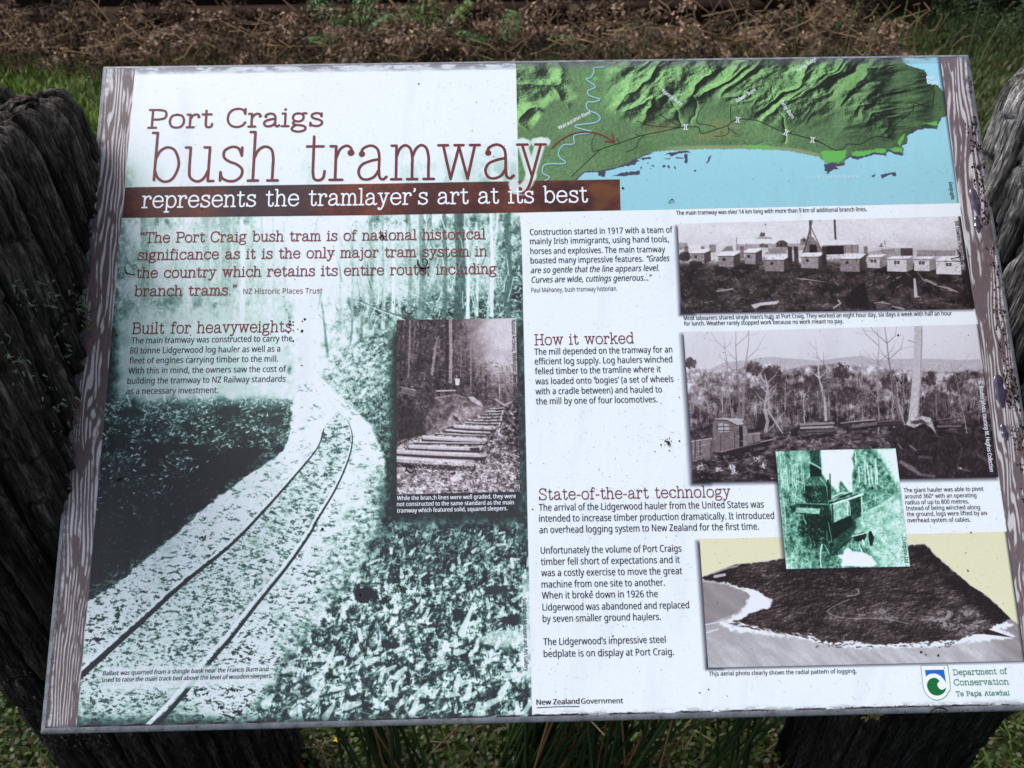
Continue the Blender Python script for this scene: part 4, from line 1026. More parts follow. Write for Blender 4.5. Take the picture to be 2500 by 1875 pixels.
def mat_print():
    m = NT('printed_laminate', 0.42, 0.26)
    t = m.n('TexImage')
    t.image = img
    t.interpolation = 'Cubic'
    uv = m.n('UVMap')
    m.l(uv.outputs[0], t.inputs[0])
    m.l(t.outputs[0], m.b.inputs['Base Color'])
    n = m.noise(900, 3, 0.6)
    m.bump(n, 0.06, 0.0003)
    r = m.noise(14, 5, 0.6)
    rr_ = m.n('MapRange')
    rr_.inputs['To Min'].default_value = 0.34
    rr_.inputs['To Max'].default_value = 0.55
    m.l(r, rr_.inputs[0])
    m.l(rr_.outputs[0], m.b.inputs['Roughness'])
    return m.m
M_print = mat_print()

def sheet(name, pts, z, label=None, n=1):
    """a flat printed sheet cut along pts (picture pixels), showing its part of the print"""
    q = uvs(pts)
    q[:, 0] = np.clip(q[:, 0], FL, FR); q[:, 1] = np.clip(q[:, 1], FT, FB)
    v = [(a, -b, z) for a, b in q]
    uv = [(a / W, 1 - b / H) for a, b in q]
    o = mesh_obj(name, v, [tuple(range(len(v)))[::-1]], M_print, panel, uv=uv)
    if o.data.polygons[0].normal.z < 0: o.data.flip_normals()
    if label: o['label'] = label
    return o
FL, FR, FT, FB = 0.0042, W - 0.0042, 0.0026, H - 0.0052
E_ = 0.0012
# core slab and the folded metal rim
z0, z1 = -0.0002, -0.016
rim = [(0, 0), (W, 0), (W, H), (0, H)]
inn = [(FL, FT), (FR, FT), (FR, FB), (FL, FB)]
bd = MB()
bd.add([(a, -b, z0) for a, b in inn] + [(a, -b, z1) for a, b in inn], [(3, 2, 1, 0), (4, 5, 6, 7)] + [(i, (i + 1) % 4, 4 + (i + 1) % 4, 4 + i) for i in range(4)])
bd.build('board', M_frame, panel)
for i in range(4):
    j = (i + 1) % 4
    b = MB()
    a0, a1, o0, o1 = inn[i], inn[j], rim[i], rim[j]
    # a bevelled lip and the turned down side, cut a little short so that neighbours butt
    k = 40
    V, Fc = [], []
    rj = random.Random(i)
    for s in range(k + 1):
        t = s / k
        ai = (a0[0] + (a1[0] - a0[0]) * t, a0[1] + (a1[1] - a0[1]) * t)
        oi_ = (o0[0] + (o1[0] - o0[0]) * t, o0[1] + (o1[1] - o0[1]) * t)
        dn = rj.uniform(-.00018, .00018)
        V += [(ai[0], -ai[1], 0.0003 + dn * .3), ((ai[0] + oi_[0] * 3) / 4, -(ai[1] + oi_[1] * 3) / 4, 0.0001 + dn), (oi_[0], -oi_[1], -0.0016), (oi_[0], -oi_[1], -0.017)]
    for s in range(k):
        for q in range(3):
            Fc.append((s * 4 + q, (s + 1) * 4 + q, (s + 1) * 4 + q + 1, s * 4 + q + 1)[::-1])
    b.add(V, Fc)
    b.build('metal_edge', M_frame, panel)

LBp = [(250, 150), (331.5, 150), (330.5, 169), (187.5, 1778), (186, 1800), (80, 1800)]
def vline(y): return 2292 + .143 * (y - 138)
sheet('printed_face', [(200, 100), (2420, 80), (2700, 1800), (40, 1850)], 0.00005)
sheet('wood_grain_border', LBp, 0.00012, 'left printed border of purple brown wood grain')
sheet('wood_grain_border', [(vline(100), 100), (2400, 100), (2660, 1800), (vline(1800), 1800)], 0.00012, 'right printed border of purple brown wood grain, blistered and dirty')
sheet('track_photograph_print', [(331.5, 150)] + TRK[1:6] + [(186, 1800), (187.5, 1778)], 0.00010, 'blue green duotone photograph of a tram track curving through forest')
sheet('map_print', [MAP[0], (vline(120), 120), (vline(495), 495.2), MAP[3], MAP[4], MAP[5]], 0.00015, 'shaded relief map of a green coast with the tramway line')
sheet('title_band_print', [BAND[0], BAND[2], BAND[3], BAND[6]], 0.00019, 'dark rust coloured band under the title')
sheet('sleepers_photograph_print', IN1, 0.00019, 'brown toned photograph of log sleepers in a forest cutting')
sheet('huts_photograph_print', [IN2[0], (vline(528), 528), (vline(753), 753.5), IN2[3]], 0.00015, 'brown toned photograph of a row of huts')
sheet('locomotive_photograph_print', [IN3[0], (vline(791), 791.5), (vline(1164), 1164.5), IN3[3]], 0.00015, 'brown toned photograph of a bush locomotive and bare trees')
sheet('aerial_photograph_print', IN5, 0.00015, 'aerial photograph of a dark logged headland with surf')
sheet('hauler_photograph_print', IN4, 0.00021, 'green toned photograph of a steam log hauler')

# ------------------------------------------------------------------ lettering
LZ = 0.00030
class Letters:
    def __init__(s): s.v, s.f, s.n, s.k = [], [], 0, 0
    def add(s, v, f):
        s.v.append(np.asarray(v, np.float64).reshape(-1, 3))
        s.f += [tuple(i + s.n for i in q) for q in f]
        s.n += len(s.v[-1])
    def build(s, name, mat, label=None):
        o = mesh_obj(name, np.concatenate(s.v), s.f, mat, panel)
        if label: o['label'] = label
        return o

# a slab-serif typewriter face drawn as monoline strokes; x-height 100
def G(*s): return s
GL = {
 'a': (98, [['S', (14, 76), (20, 92), (42, 101), (62, 93), (70, 72), (70, 26)], ['S', (70, 28), (73, 6), (84, 0), (94, 8)], ['S', (70, 60), (44, 55), (18, 44), (8, 24), (16, 5), (34, 0), (56, 8), (70, 28)], ['D', (17, 76), 9]]),
 'b': (98, [['L', (3, 145), (18, 145)], ['L', (18, 145), (18, 4)], ['S', (18, 66), (30, 90), (52, 101), (76, 90), (90, 50), (76, 10), (52, -1), (30, 10), (18, 32)]]),
 'c': (90, [['S', (78, 78), (66, 95), (46, 101), (20, 88), (8, 50), (20, 12), (46, -1), (70, 6), (84, 24)], ['L', (79, 99), (79, 72)]]),
 'd': (98, [['L', (64, 145), (80, 145)], ['L', (80, 145), (80, 0)], ['L', (80, 0), (94, 0)], ['S', (80, 66), (68, 90), (46, 101), (22, 90), (8, 50), (22, 10), (46, -1), (68, 10), (80, 32)]]),
 'e': (94, [['L', (9, 54), (86, 54)], ['S', (86, 54), (80, 82), (64, 97), (47, 101), (22, 90), (8, 50), (22, 10), (48, -1), (70, 6), (86, 24)]]),
 'f': (62, [['S', (62, 128), (52, 144), (38, 143), (28, 130), (26, 104)], ['L', (26, 108), (26, 0)], ['L', (6, 100), (54, 100)], ['L', (6, 0), (48, 0)]]),
 'g': (96, [['S', (42, 101), (66, 92), (72, 68), (64, 45), (42, 36), (20, 45), (12, 68), (20, 92), (42, 101)], ['S', (62, 92), (74, 101), (88, 99)], ['S', (26, 40), (14, 28), (18, 14), (36, 8), (66, 4), (84, -10), (80, -32), (46, -44), (14, -34), (8, -16), (26, 6)]]),
 'h': (98, [['L', (3, 145), (18, 145)], ['L', (18, 145), (18, 0)], ['L', (3, 0), (34, 0)], ['S', (18, 66), (30, 90), (50, 101), (70, 92), (77, 66), (77, 40)], ['L', (77, 44), (77, 0)], ['L', (62, 0), (94, 0)]]),
 'i': (46, [['L', (5, 100), (22, 100)], ['L', (22, 100), (22, 0)], ['L', (3, 0), (42, 0)], ['D', (21, 132), 9]]),
 'j': (44, [['L', (5, 100), (25, 100)], ['L', (25, 100), (25, -16)], ['S', (25, -14), (20, -38), (6, -44), (-8, -36)], ['D', (24, 132), 9]]),
 'k': (94, [['L', (3, 145), (18, 145)], ['L', (18, 145), (18, 0)], ['L', (3, 0), (34, 0)], ['L', (18, 38), (72, 100)], ['L', (56, 100), (86, 100)], ['L', (42, 64), (80, 0)], ['L', (62, 0), (94, 0)]]),
 'l': (46, [['L', (5, 145), (22, 145)], ['L', (22, 145), (22, 0)], ['L', (3, 0), (42, 0)]]),
 'm': (138, [['L', (3, 100), (18, 100)], ['L', (18, 100), (18, 0)], ['L', (3, 0), (34, 0)], ['S', (18, 66), (28, 90), (44, 101), (60, 92), (67, 66), (67, 40)], ['L', (67, 44), (67, 0)], ['L', (52, 0), (83, 0)], ['S', (67, 66), (78, 90), (94, 101), (110, 92), (117, 66), (117, 40)], ['L', (117, 44), (117, 0)], ['L', (102, 0), (134, 0)]]),
 'n': (98, [['L', (3, 100), (18, 100)], ['L', (18, 100), (18, 0)], ['L', (3, 0), (34, 0)], ['S', (18, 66), (30, 90), (50, 101), (70, 92), (77, 66), (77, 40)], ['L', (77, 44), (77, 0)], ['L', (62, 0), (94, 0)]]),
 'o': (96, [['S', (48, 101), (76, 90), (88, 50), (76, 10), (48, -1), (20, 10), (8, 50), (20, 90), (48, 101)]]),
 'p': (98, [['L', (3, 100), (18, 100)], ['L', (18, 100), (18, -42)], ['L', (3, -42), (36, -42)], ['S', (18, 66), (30, 90), (52, 101), (76, 90), (90, 50), (76, 10), (52, -1), (30, 10), (18, 32)]]),
 'q': (98, [['L', (80, 100), (80, -42)], ['L', (62, -42), (96, -42)], ['S', (80, 66), (68, 90), (46, 101), (22, 90), (8, 50), (22, 10), (46, -1), (68, 10), (80, 32)]]),
 'r': (76, [['L', (3, 100), (20, 100)], ['L', (20, 100), (20, 0)], ['L', (3, 0), (42, 0)], ['S', (20, 62), (32, 90), (50, 101), (64, 96), (70, 82)], ['D', (66, 80), 10]]),
 's': (84, [['S', (70, 78), (60, 96), (40, 101), (18, 90), (17, 70), (34, 57), (56, 49), (74, 34), (72, 13), (54, 0), (32, 0), (14, 10), (9, 26)], ['L', (71, 99), (71, 74)], ['L', (9, 1), (9, 26)]]),
 't': (68, [['L', (26, 130), (26, 26)], ['S', (26, 28), (30, 5), (44, -1), (58, 6), (62, 26)], ['L', (5, 100), (56, 100)]]),
 'u': (98, [['L', (3, 100), (18, 100)], ['L', (18, 100), (18, 38)], ['S', (18, 42), (22, 12), (44, -1), (64, 8), (77, 34)], ['L', (60, 100), (77, 100)], ['L', (77, 100), (77, 0)], ['L', (77, 0), (94, 0)]]),
 'v': (92, [['L', (2, 100), (34, 100)], ['L', (58, 100), (90, 100)], ['L', (17, 100), (46, 0)], ['L', (46, 0), (75, 100)]]),
 'w': (132, [['L', (2, 100), (32, 100)], ['L', (17, 100), (40, 0)], ['L', (40, 0), (66, 96)], ['L', (66, 96), (92, 0)], ['L', (92, 0), (115, 100)], ['L', (100, 100), (130, 100)], ['L', (52, 100), (80, 100)]]),
 'x': (92, [['L', (12, 100), (80, 0)], ['L', (80, 100), (12, 0)]]),
 'y': (92, [['L', (2, 100), (34, 100)], ['L', (58, 100), (90, 100)], ['L', (17, 100), (46, 4)], ['S', (75, 100), (46, 4), (36, -24), (22, -42), (8, -42), (4, -32)], ['D', (8, -33), 7]]),
 'A': (112, [['L', (14, 0), (56, 140)], ['L', (56, 140), (98, 0)], ['L', (30, 52), (82, 52)], ['L', (0, 0), (32, 0)], ['L', (80, 0), (112, 0)]]),
 'B': (112, [['L', (3, 140), (62, 140)], ['L', (22, 140), (22, 0)], ['S', (60, 140), (86, 134), (94, 108), (84, 82), (60, 76)], ['L', (22, 76), (62, 76)], ['S', (60, 76), (94, 68), (104, 38), (92, 8), (60, 0)], ['L', (62, 0), (3, 0)]]),
 'C': (114, [['S', (101, 104), (90, 132), (60, 142), (28, 130), (9, 98), (7, 46), (26, 10), (58, -2), (88, 8), (105, 34)], ['L', (103, 140), (103, 100)]]),
 'D': (118, [['L', (3, 140), (56, 140)], ['L', (22, 140), (22, 0)], ['L', (3, 0), (56, 0)], ['S', (54, 140), (92, 126), (108, 70), (92, 14), (54, 0)]]),
 'H': (120, [['L', (3, 140), (42, 140)], ['L', (22, 140), (22, 0)], ['L', (3, 0), (42, 0)], ['L', (22, 72), (97, 72)], ['L', (97, 140), (97, 0)], ['L', (78, 140), (116, 140)], ['L', (78, 0), (116, 0)]]),
 'P': (106, [['L', (3, 140), (60, 140)], ['L', (22, 140), (22, 0)], ['L', (3, 0), (46, 0)], ['S', (58, 140), (90, 130), (99, 102), (90, 74), (58, 64)], ['L', (22, 64), (60, 64)]]),
 'S': (104, [['S', (88, 108), (76, 134), (50, 142), (22, 132), (14, 106), (26, 84), (52, 72), (80, 58), (94, 34), (82, 8), (54, -2), (26, 6), (11, 34)], ['L', (90, 140), (90, 104)], ['L', (10, 0), (10, 38)]]),
 'T': (112, [['L', (7, 140), (105, 140)], ['L', (7, 140), (7, 106)], ['L', (105, 140), (105, 106)], ['L', (56, 140), (56, 0)], ['L', (34, 0), (78, 0)]]),
 '\u201c': (60, [['D', (16, 118), 8], ['S', (10, 118), (11, 132), (20, 142)], ['D', (44, 118), 8], ['S', (38, 118), (39, 132), (48, 142)]]),
 '\u201d': (60, [['D', (14, 136), 8], ['S', (20, 136), (19, 122), (10, 112)], ['D', (42, 136), 8], ['S', (48, 136), (47, 122), (38, 112)]]),
 '\u2019': (36, [['D', (14, 136), 8], ['S', (20, 136), (19, 122), (10, 112)]]),
 ',': (38, [['D', (16, 5), 8], ['S', (22, 5), (21, -10), (12, -22)]]),
 '.': (38, [['D', (17, 5), 9]]),
 '-': (54, [['L', (7, 50), (46, 50)]]),
 ' ': (62, []),
}
def ribbon(P, hw):
    """a flat band with round ends along 2-D points"""
    P = [np.array(q, float) for q in P]
    L, Rr = [], []
    for i, q in enumerate(P):
        a = P[i] - P[i - 1] if i else P[1] - P[0]
        b = P[i + 1] - P[i] if i < len(P) - 1 else P[-1] - P[-2]
        a = a / (np.linalg.norm(a) + 1e-9); b = b / (np.linalg.norm(b) + 1e-9)
        t = a + b; t /= np.linalg.norm(t) + 1e-9
        n = np.array([-t[1], t[0]])
        k = hw / max(.6, abs(np.dot(n, np.array([-a[1], a[0]]))))
        L.append(q + n * k); Rr.append(q - n * k)
    t0 = P[0] - P[1]; t0 /= np.linalg.norm(t0); t1 = P[-1] - P[-2]; t1 /= np.linalg.norm(t1)
    c0 = [P[0] + hw * (math.cos(a) * t0 + math.sin(a) * np.array([-t0[1], t0[0]])) for a in (-.9, 0, .9)]
    c1 = [P[-1] + hw * (math.cos(a) * t1 + math.sin(a) * np.array([-t1[1], t1[0]])) for a in (-.9, 0, .9)]
    v = L + Rr + c0 + c1
    n = len(P)
    f = [(i, i + n, i + n + 1, i + 1) for i in range(n - 1)]
    f.append((0, 2 * n, 2 * n + 1, 2 * n + 2, n) if np.cross(t0, L[0] - P[0]) < 0 else (n, 2 * n, 2 * n + 1, 2 * n + 2, 0))
    f.append((n - 1, 2 * n + 3, 2 * n + 4, 2 * n + 5, 2 * n - 1) if np.cross(t1, L[-1] - P[-1]) < 0 else (2 * n - 1, 2 * n + 3, 2 * n + 4, 2 * n + 5, n - 1))
    return v, f
def place(p0, p1):
    """frame of a line of text from its start and end on the baseline (picture pixels)"""
    a = np.array(uvp(*p0)) * [1, -1]; b = np.array(uvp(*p1)) * [1, -1]
    d = b - a; L = np.linalg.norm(d); d = d / L
    return a, d, np.array([-d[1], d[0]]), L
def slab(L, txt, p0, p1, xh, wt):
    """xh: x-height in picture pixels, wt: stroke width in hundredths of the x-height"""
    a, d, n, ln = place(p0, p1)
    adv = 0; items = []
    for ch in txt:
        g = GL[ch]; items.append((adv, g)); adv += g[0] + 7
    tot = adv - 7 - 2
    pxm = np.linalg.norm(np.array(uvp(p0[0], p0[1] - xh)) - np.array(uvp(*p0)))
    sy = pxm / (100 + wt * .5); sx = ln / tot
    hw = wt / 2 * sy
    z = 0
    for x0, (w_, st) in items:
        for s in st:
            if s[0] == 'D':
                q = np.array([(x0 + s[1][0]) * sx, s[1][1] * sy])
                r = max(s[2], wt * .62) * sy
                v = [q + r * np.array([math.cos(t), math.sin(t)]) for t in np.arange(10) * 2 * math.pi / 10]
                f = [tuple(range(10))]
            else:
                pts = [((x0 + x) * sx, y * sy) for x, y in s[1:]]
                if s[0] == 'S': pts = spl(pts, 5)
                v, f = ribbon(pts, hw)
            zz = LZ + (z % 24) * 0.000004; z += 1
            V = [(*(a + d * q[0] + n * (q[1] + hw * .5)), zz) for q in v]
            # all bands face outwards
            F2 = []
            for q in f:
                ar = sum(v[q[i]][0] * v[q[(i + 1) % len(q)]][1] - v[q[(i + 1) % len(q)]][0] * v[q[i]][1] for i in range(len(q)))
                F2.append(q if ar > 0 else q[::-1])
            L.add(V, F2)

try:
    import os
    FONT = bpy.data.fonts.load(os.path.join(bpy.utils.system_resource('DATAFILES'), 'fonts', 'NotoSansHebrew-Regular.woff2'))
except Exception:
    FONT = None
_xh = [None]
def glyph_mesh(txt):
    c = bpy.data.curves.new('line', 'FONT')
    c.body = txt
    c.resolution_u = 2
    if FONT: c.font = FONT
    o = bpy.data.objects.new('line', c)
    me = bpy.data.meshes.new_from_object(o)
    v = np.zeros(len(me.vertices) * 3, np.float32)
    me.vertices.foreach_get('co', v)
    f = [tuple(q.vertices) for q in me.polygons]
    bpy.data.meshes.remove(me)
    bpy.data.objects.remove(o)
    bpy.data.curves.remove(c)
    return v.reshape(-1, 3), f
def sans(L, txt, p0, p1, xh, slant=0.0, bold=0.0):
    a, d, n, ln = place(p0, p1)
    if _xh[0] is None:
        v, f = glyph_mesh('x'); _xh[0] = v[:, 1].max()
    v, f = glyph_mesh(txt)
    dn = np.array([d[1], -d[0]])
    up = uvp(p0[0] + 0, p0[1]); 
    # x-height measured square to the baseline
    dx, dy = p1[0] - p0[0], p1[1] - p0[1]; q = math.hypot(dx, dy)
    pxm = np.linalg.norm(np.array(uvp(p0[0] + dy / q * xh, p0[1] - dx / q * xh)) - np.array(uvp(*p0)))
    sy = pxm / _xh[0]
    x0 = v[:, 0].min(); sx = ln / (v[:, 0].max() - x0)
    X = (v[:, 0] - x0) * sx + v[:, 1] * sy * slant; Y = v[:, 1] * sy
    P = a[None] + X[:, None] * d[None] + Y[:, None] * n[None]
    L.add(np.c_[P, np.full(len(P), LZ)], f)
    if bold:
        P2 = P + d[None] * bold * sy
        L.add(np.c_[P2, np.full(len(P), LZ + 0.000006)], f)

# ---- titles
t = Letters()
slab(t, 'Port Craigs', (361, 313.5), (789, 308.5), 33.5, 17)
slab(t, 'bush tramway', (361, 445), (1334, 436), 85, 7.5)
t.build('title_lettering', M_ink_red, 'large brick red title in typewriter letters')
t = Letters()
slab(t, 'represents the tramlayer\u2019s art at its best', (346, 508), (1435, 494), 29, 14)
t.build('subtitle_lettering', M_ink_white, 'white subtitle on the rust band')
t = Letters()
slab(t, '\u201cThe Port Craig bush tram is of national historical', (341, 593), (1185, 584), 18.5, 17)
slab(t, 'significance as it is the only major tram system in', (335, 635), (1189, 625.5), 18.5, 17)
slab(t, 'the country which retains its entire route, including', (332, 679), (1212, 668.5), 18.5, 17)
slab(t, 'branch trams.\u201d', (328, 723.5), (578, 720.5), 18.5, 17)
t.build('quotation_lettering', M_ink_red2)
for s, a, b, k, w_ in [('Built for heavyweights', (322, 815.5), (712, 810), 20, 14), ('How it worked', (1305, 842.5), (1547, 838), 19, 13), ('State-of-the-art technology', (1315, 1220.5), (1783, 1213), 20, 13)]:
    t = Letters(); slab(t, s, a, b, k, w_); t.build('heading_lettering', M_ink_red)
t = Letters()
sans(t, 'NZ Historic Places Trust', (594, 718), (787, 716.4), 10)
t.build('source_lettering', M_ink_red2)
# ---- running text
t = Letters()
for s, a, b in [('The main tramway was constructed to carry the', (320.6, 838.8), (712.8, 833)), ('80 tonne Lidgerwood log hauler as well as a', (317.4, 863.3), (683.5, 858.4)),
                ('fleet of engines carrying timber to the mill.', (315.7, 887.7), (678.7, 882.8)), ('With this in mind, the owners saw the cost of', (313.3, 912.5), (698.2, 907.6)),
                ('building the tramway to NZ Railway standards', (310.9, 937.3), (696.6, 932)), ('as a necessary investment.', (308.4, 962.5), (532.2, 959.3))]:
    sans(t, s, a, b, 11, 0, .014)
t.build('paragraph_lettering', M_ink_slate)
t = Letters()
for s, a, b, sl_ in [('Construction started in 1917 with a team of', (1293.5, 574), (1642, 568), 0), ('mainly Irish immigrants, using hand tools,', (1294, 596.5), (1632.5, 590.8), 0),
                ('horses and explosives. The main tramway', (1294.8, 620.3), (1623.5, 615.5), 0), ('boasted many impressive features.', (1295.2, 643.5), (1570.2, 638.7), 0),
                ('\u201cGrades', (1577, 638.6), (1633, 637.4), .18), ('are so gentle that the line appears level.', (1295.2, 667), (1608.7, 661), .18),
                ('Curves are wide, cuttings generous\u2026\u201d', (1296.4, 690.3), (1589, 684.6), .18)]:
    sans(t, s, a, b, 11, sl_, .014)
sans(t, 'Paul Mahoney, bush tramway historian.', (1297.2, 714), (1507, 709.9), 8.6)
t.build('paragraph_lettering', M_ink_black)
t = Letters()
for s, a, b in [('The mill depended on the tramway for an', (1304.5, 866.5), (1641, 860.4)), ('efficient log supply. Log haulers winched', (1305.3, 890), (1641, 884.4)),
                ('felled timber to the tramline where it', (1306, 914), (1613, 908.4)), ('was loaded onto \u2018bogies\u2019 (a set of wheels', (1307, 938.5), (1643.9, 932.4)),
                ('with a cradle between) and hauled to', (1307.4, 963), (1615.8, 958)), ('the mill by one of four locomotives.', (1308.6, 987.3), (1604.8, 982))]:
    sans(t, s, a, b, 11.6, 0, .014)
t.build('paragraph_lettering', M_ink_black)
t = Letters()
for s, a, b in [('The arrival of the Lidgerwood hauler from the United States was', (1315.5, 1247.2), (1864.5, 1239)), ('intended to increase timber production dramatically. It introduced', (1316, 1274), (1889.7, 1266.3)),
                ('an overhead logging system to New Zealand for the first time.', (1316.7, 1301.7), (1852.3, 1292.8)), ('Unfortunately the volume of Port Craigs', (1320, 1351.8), (1663.4, 1346.5)),
                ('timber fell short of expectations and it', (1320.4, 1379.4), (1659.3, 1374)), ('was a costly exercise to move the great', (1321.2, 1406.7), (1665, 1401.4)),
                ('machine from one site to another.', (1322, 1434.8), (1622.7, 1429.5)), ('When it broke down in 1926 the', (1322.8, 1461.6), (1605.6, 1457.5)),
                ('Lidgerwood was abandoned and replaced', (1324.5, 1490.5), (1682, 1484.8)), ('by seven smaller ground haulers.', (1324.9, 1518.6), (1613, 1513.3)),
                ('The Lidgerwood\u2019s impressive steel', (1326.5, 1575), (1624.7, 1569)), ('bedplate is on display at Port Craig.', (1327.3, 1604), (1645, 1598.7))]:
    sans(t, s, a, b, 12.6, 0, .014)
t.build('paragraph_lettering', M_ink_black)
# ---- captions
def block(name, mat, xh, lines, slant=0.0, label=None):
    t = Letters()
    for s, a, b in lines: sans(t, s, a, b, xh, slant, .022)
    return t.build(name, mat, label)
block('caption_lettering', M_ink_black, 7.6, [('The main tramway was over 14 km long with more than 9 km of additional branch lines.', (1650.9, 524.9), (2115.9, 515.5))])
block('caption_lettering', M_ink_black, 7.6, [('Most labourers shared single men\u2019s huts at Port Craig. They worked an eight hour day, six days a week with half an hour', (1669.2, 781.5), (2323.4, 769.7)),
                ('for lunch. Weather rarely stopped work because no work meant no pay.', (1669.6, 794.9), (2058.5, 788.8))])
block('caption_lettering', M_ink_black, 7.6, [('The giant hauler was able to pivot', (2206.2, 1201.8), (2400.7, 1198)), ('around 360\u00b0 with an operating', (2208.7, 1216.8), (2383.2, 1213.6)), ('radius of up to 800 metres.', (2210.3, 1231.5), (2364.9, 1228.6)),
                ('Instead of being winched along', (2211.9, 1245.7), (2392.2, 1242.9)), ('the ground, logs were lifted by an', (2213.6, 1260), (2407.7, 1257)), ('overhead system of cables.', (2215.2, 1274.9), (2369, 1273.2))])
block('caption_lettering', M_ink_black, 7.6, [('This aerial photo clearly shows the radial pattern of logging.', (1730.6, 1649.6), (2091, 1642.7))])
block('caption_lettering', M_ink_black, 8, [('Ballast was quarried from a shingle bank near the Francis Burn and', (250.6, 1648.8), (654, 1638.2)), ('used to raise the main track bed above the level of wooden sleepers.', (249, 1665), (664, 1654.9))], .14)
block('caption_lettering', M_ink_white, 7.6, [('While the branch lines were well graded, they were', (969.3, 1221.2), (1259, 1215.9)), ('not constructed to the same standard as the main', (969.3, 1235.8), (1254.5, 1231.3)), ('tramway which featured solid, squared sleepers.', (969.3, 1251.7), (1238.6, 1245.6))], 0, 'white caption under the sleepers photograph')
for s, a, b, mt in [('National Archives, Wellington. New Zealand Forest Service Collection AADA Series 6400 /4531', (1248.6, 781), (1260.6, 1199), M_ink_black), ('Southland Museum and Art Gallery', (1275.5, 1460), (1280.5, 1638), M_ink_black),
                ('Geographx', (2315.8, 444.5), (2321.5, 487.5), M_ink_black), ('Bill Howden Photographic Collection, Tuatapere', (2330.5, 540), (2357.5, 742), M_ink_black), ('Craigpine Ltd', (2201.5, 1310.5), (2208.5, 1374), M_ink_black),
                ('G. Boulter photo, courtesy M. Hughes Collection', (2388.5, 930.4), (2416, 1151), M_ink_white)]:
    block('credit_lettering', mt, 7.4, [(s, a, b)])
# ---- map names, bridges, arrow
for s, a, b, k in [('Wairaurahiri River', (1365.5, 317), (1443.5, 276.5), 6.6), ('Francis Burn', (1615, 224), (1661.5, 258.5), 6.6), ('Edwin Burn', (1800.5, 249.5), (1846, 222.5), 6.6), ('Percy Burn', (1903.5, 248), (1932.5, 290), 6.6),
                   ('Hump Ridge', (1947.5, 177.5), (1994, 146), 6.6), ('Port', (2262.5, 194.8), (2282, 193.5), 6.4), ('Craig', (2263.8, 205.4), (2289, 204.4), 6.4)]:
    block('map_lettering', M_ink_white, k, [(s, a, b)])
for cx0, cy0, an in [(1673.8, 310.5, .05), (1801, 293, .1), (1918.6, 324.5, .4), (1983.5, 342, .1)]:
    t = Letters()
    for pts in ([(-2, -6), (-2, 6)], [(2, -6), (2, 6)], [(-5.5, -6), (-2, -5.6)], [(-5.5, 6), (-2, 5.6)], [(2, -5.6), (5.5, -6)], [(2, 5.6), (5.5, 6)]):
        w_ = [(cx0 + x * math.cos(an) - y * math.sin(an), cy0 + x * math.sin(an) + y * math.cos(an)) for x, y in pts]
        v, f = ribbon([np.array(uvp(*q)) * [1, -1] for q in w_], .00036)
        t.add([(*q, LZ + .00001 * (1 + pts[0][0] % 3)) for q in v], [q if sum(v[q[i]][0] * v[q[(i + 1) % len(q)]][1] - v[q[(i + 1) % len(q)]][0] * v[q[i]][1] for i in range(len(q))) > 0 else q[::-1] for q in f])
    t.build('bridge_symbol', M_ink_white)
t = Letters()
sans(t, 'Sand Hill Point/Hakapureirei', (1964, 437), (2097, 434.5), 6.2)
t.build('map_lettering', M_ink_pale, 'faint pale lettering on the sea of the map')
def band(L, pts, w, z=LZ):
    """a printed line through picture points, w in picture pixels"""
    P = [np.array(uvp(*q)) * [1, -1] for q in pts]
    v, f = ribbon(P, w / 2 / 2970)
    L.add([(*q, z) for q in v], [q if sum(v[q[i]][0] * v[q[(i + 1) % len(q)]][1] - v[q[(i + 1) % len(q)]][0] * v[q[i]][1] for i in range(len(q))) > 0 else q[::-1] for q in f])
t = Letters()
band(t, spl(c4([(287, 713), (330, 672), (370, 645), (450, 608), (560, 598), (650, 622), (730, 668)]), 6), 4.6)
band(t, c4([(738, 674), (670, 665)]), 4.4, LZ + .00001)
band(t, c4([(738, 674), (722, 612)]), 4.4, LZ + .00002)
t.build('arrow', M_ink_red)
# ---- crests
t = Letters()
sans(t, 'New Zealand', (1309.6, 1720.6), (1414, 1717.8), 9.6, 0, .045)
sans(t, 'Government', (1418.6, 1717.8), (1520.6, 1716.4), 9.6, 0, .025)
band(t, [(1311, 1727.8), (1360, 1725), (1414, 1724.4)], 1.6)
t.build('government_lettering', M_ink_black)
t = Letters()
slab(t, 'Department of', (2327, 1648), (2458, 1644.5), 10, 19)
slab(t, 'Conservation', (2329, 1672.8), (2462.5, 1670.5), 10.5, 19)
slab(t, 'Te Papa Atawhai', (2334, 1699.4), (2464.5, 1696.8), 8.5, 21)
t.build('department_lettering', M_ink_green, 'green lettering beside the shield')
cz = lambda q: crop(q, 2200, 1600, .13562)
crest = empty('shield_crest'); crest.parent = panel
def flat(name, pts, z, mat, par):
    q = uvs(pts)
    v = [(a, -b, z) for a, b in q]
    o = mesh_obj(name, v, [tuple(range(len(v)))], mat, par)
    if o.data.polygons[0].normal.z < 0: o.data.flip_normals()
    return o
M_blue = mat_flat('ink_blue', srgb(24, 98, 190)); M_grn = mat_flat('ink_deep_green', srgb(8, 104, 46)); M_shw = mat_flat('ink_shield_white', srgb(228, 234, 244))
sh_ = cz([(350, 180), (835, 178)] + spl([(835, 178), (880, 560), (850, 660), (770, 760), (640, 802), (520, 765), (430, 660), (395, 560), (350, 180)], 4))
flat('shield', sh_, LZ - .00004, M_shw, crest)
t = Letters(); band(t, sh_ + [sh_[0]], 1.3); o = t.build('shield_outline', M_ink_green); o.parent = crest
flat('wave_sky', cz([(425, 262), (770, 256), (800, 470), (805, 540)] + spl([(802, 500), (770, 440), (700, 365), (620, 330), (540, 330), (480, 350), (442, 385)], 4)), LZ, M_blue, crest)
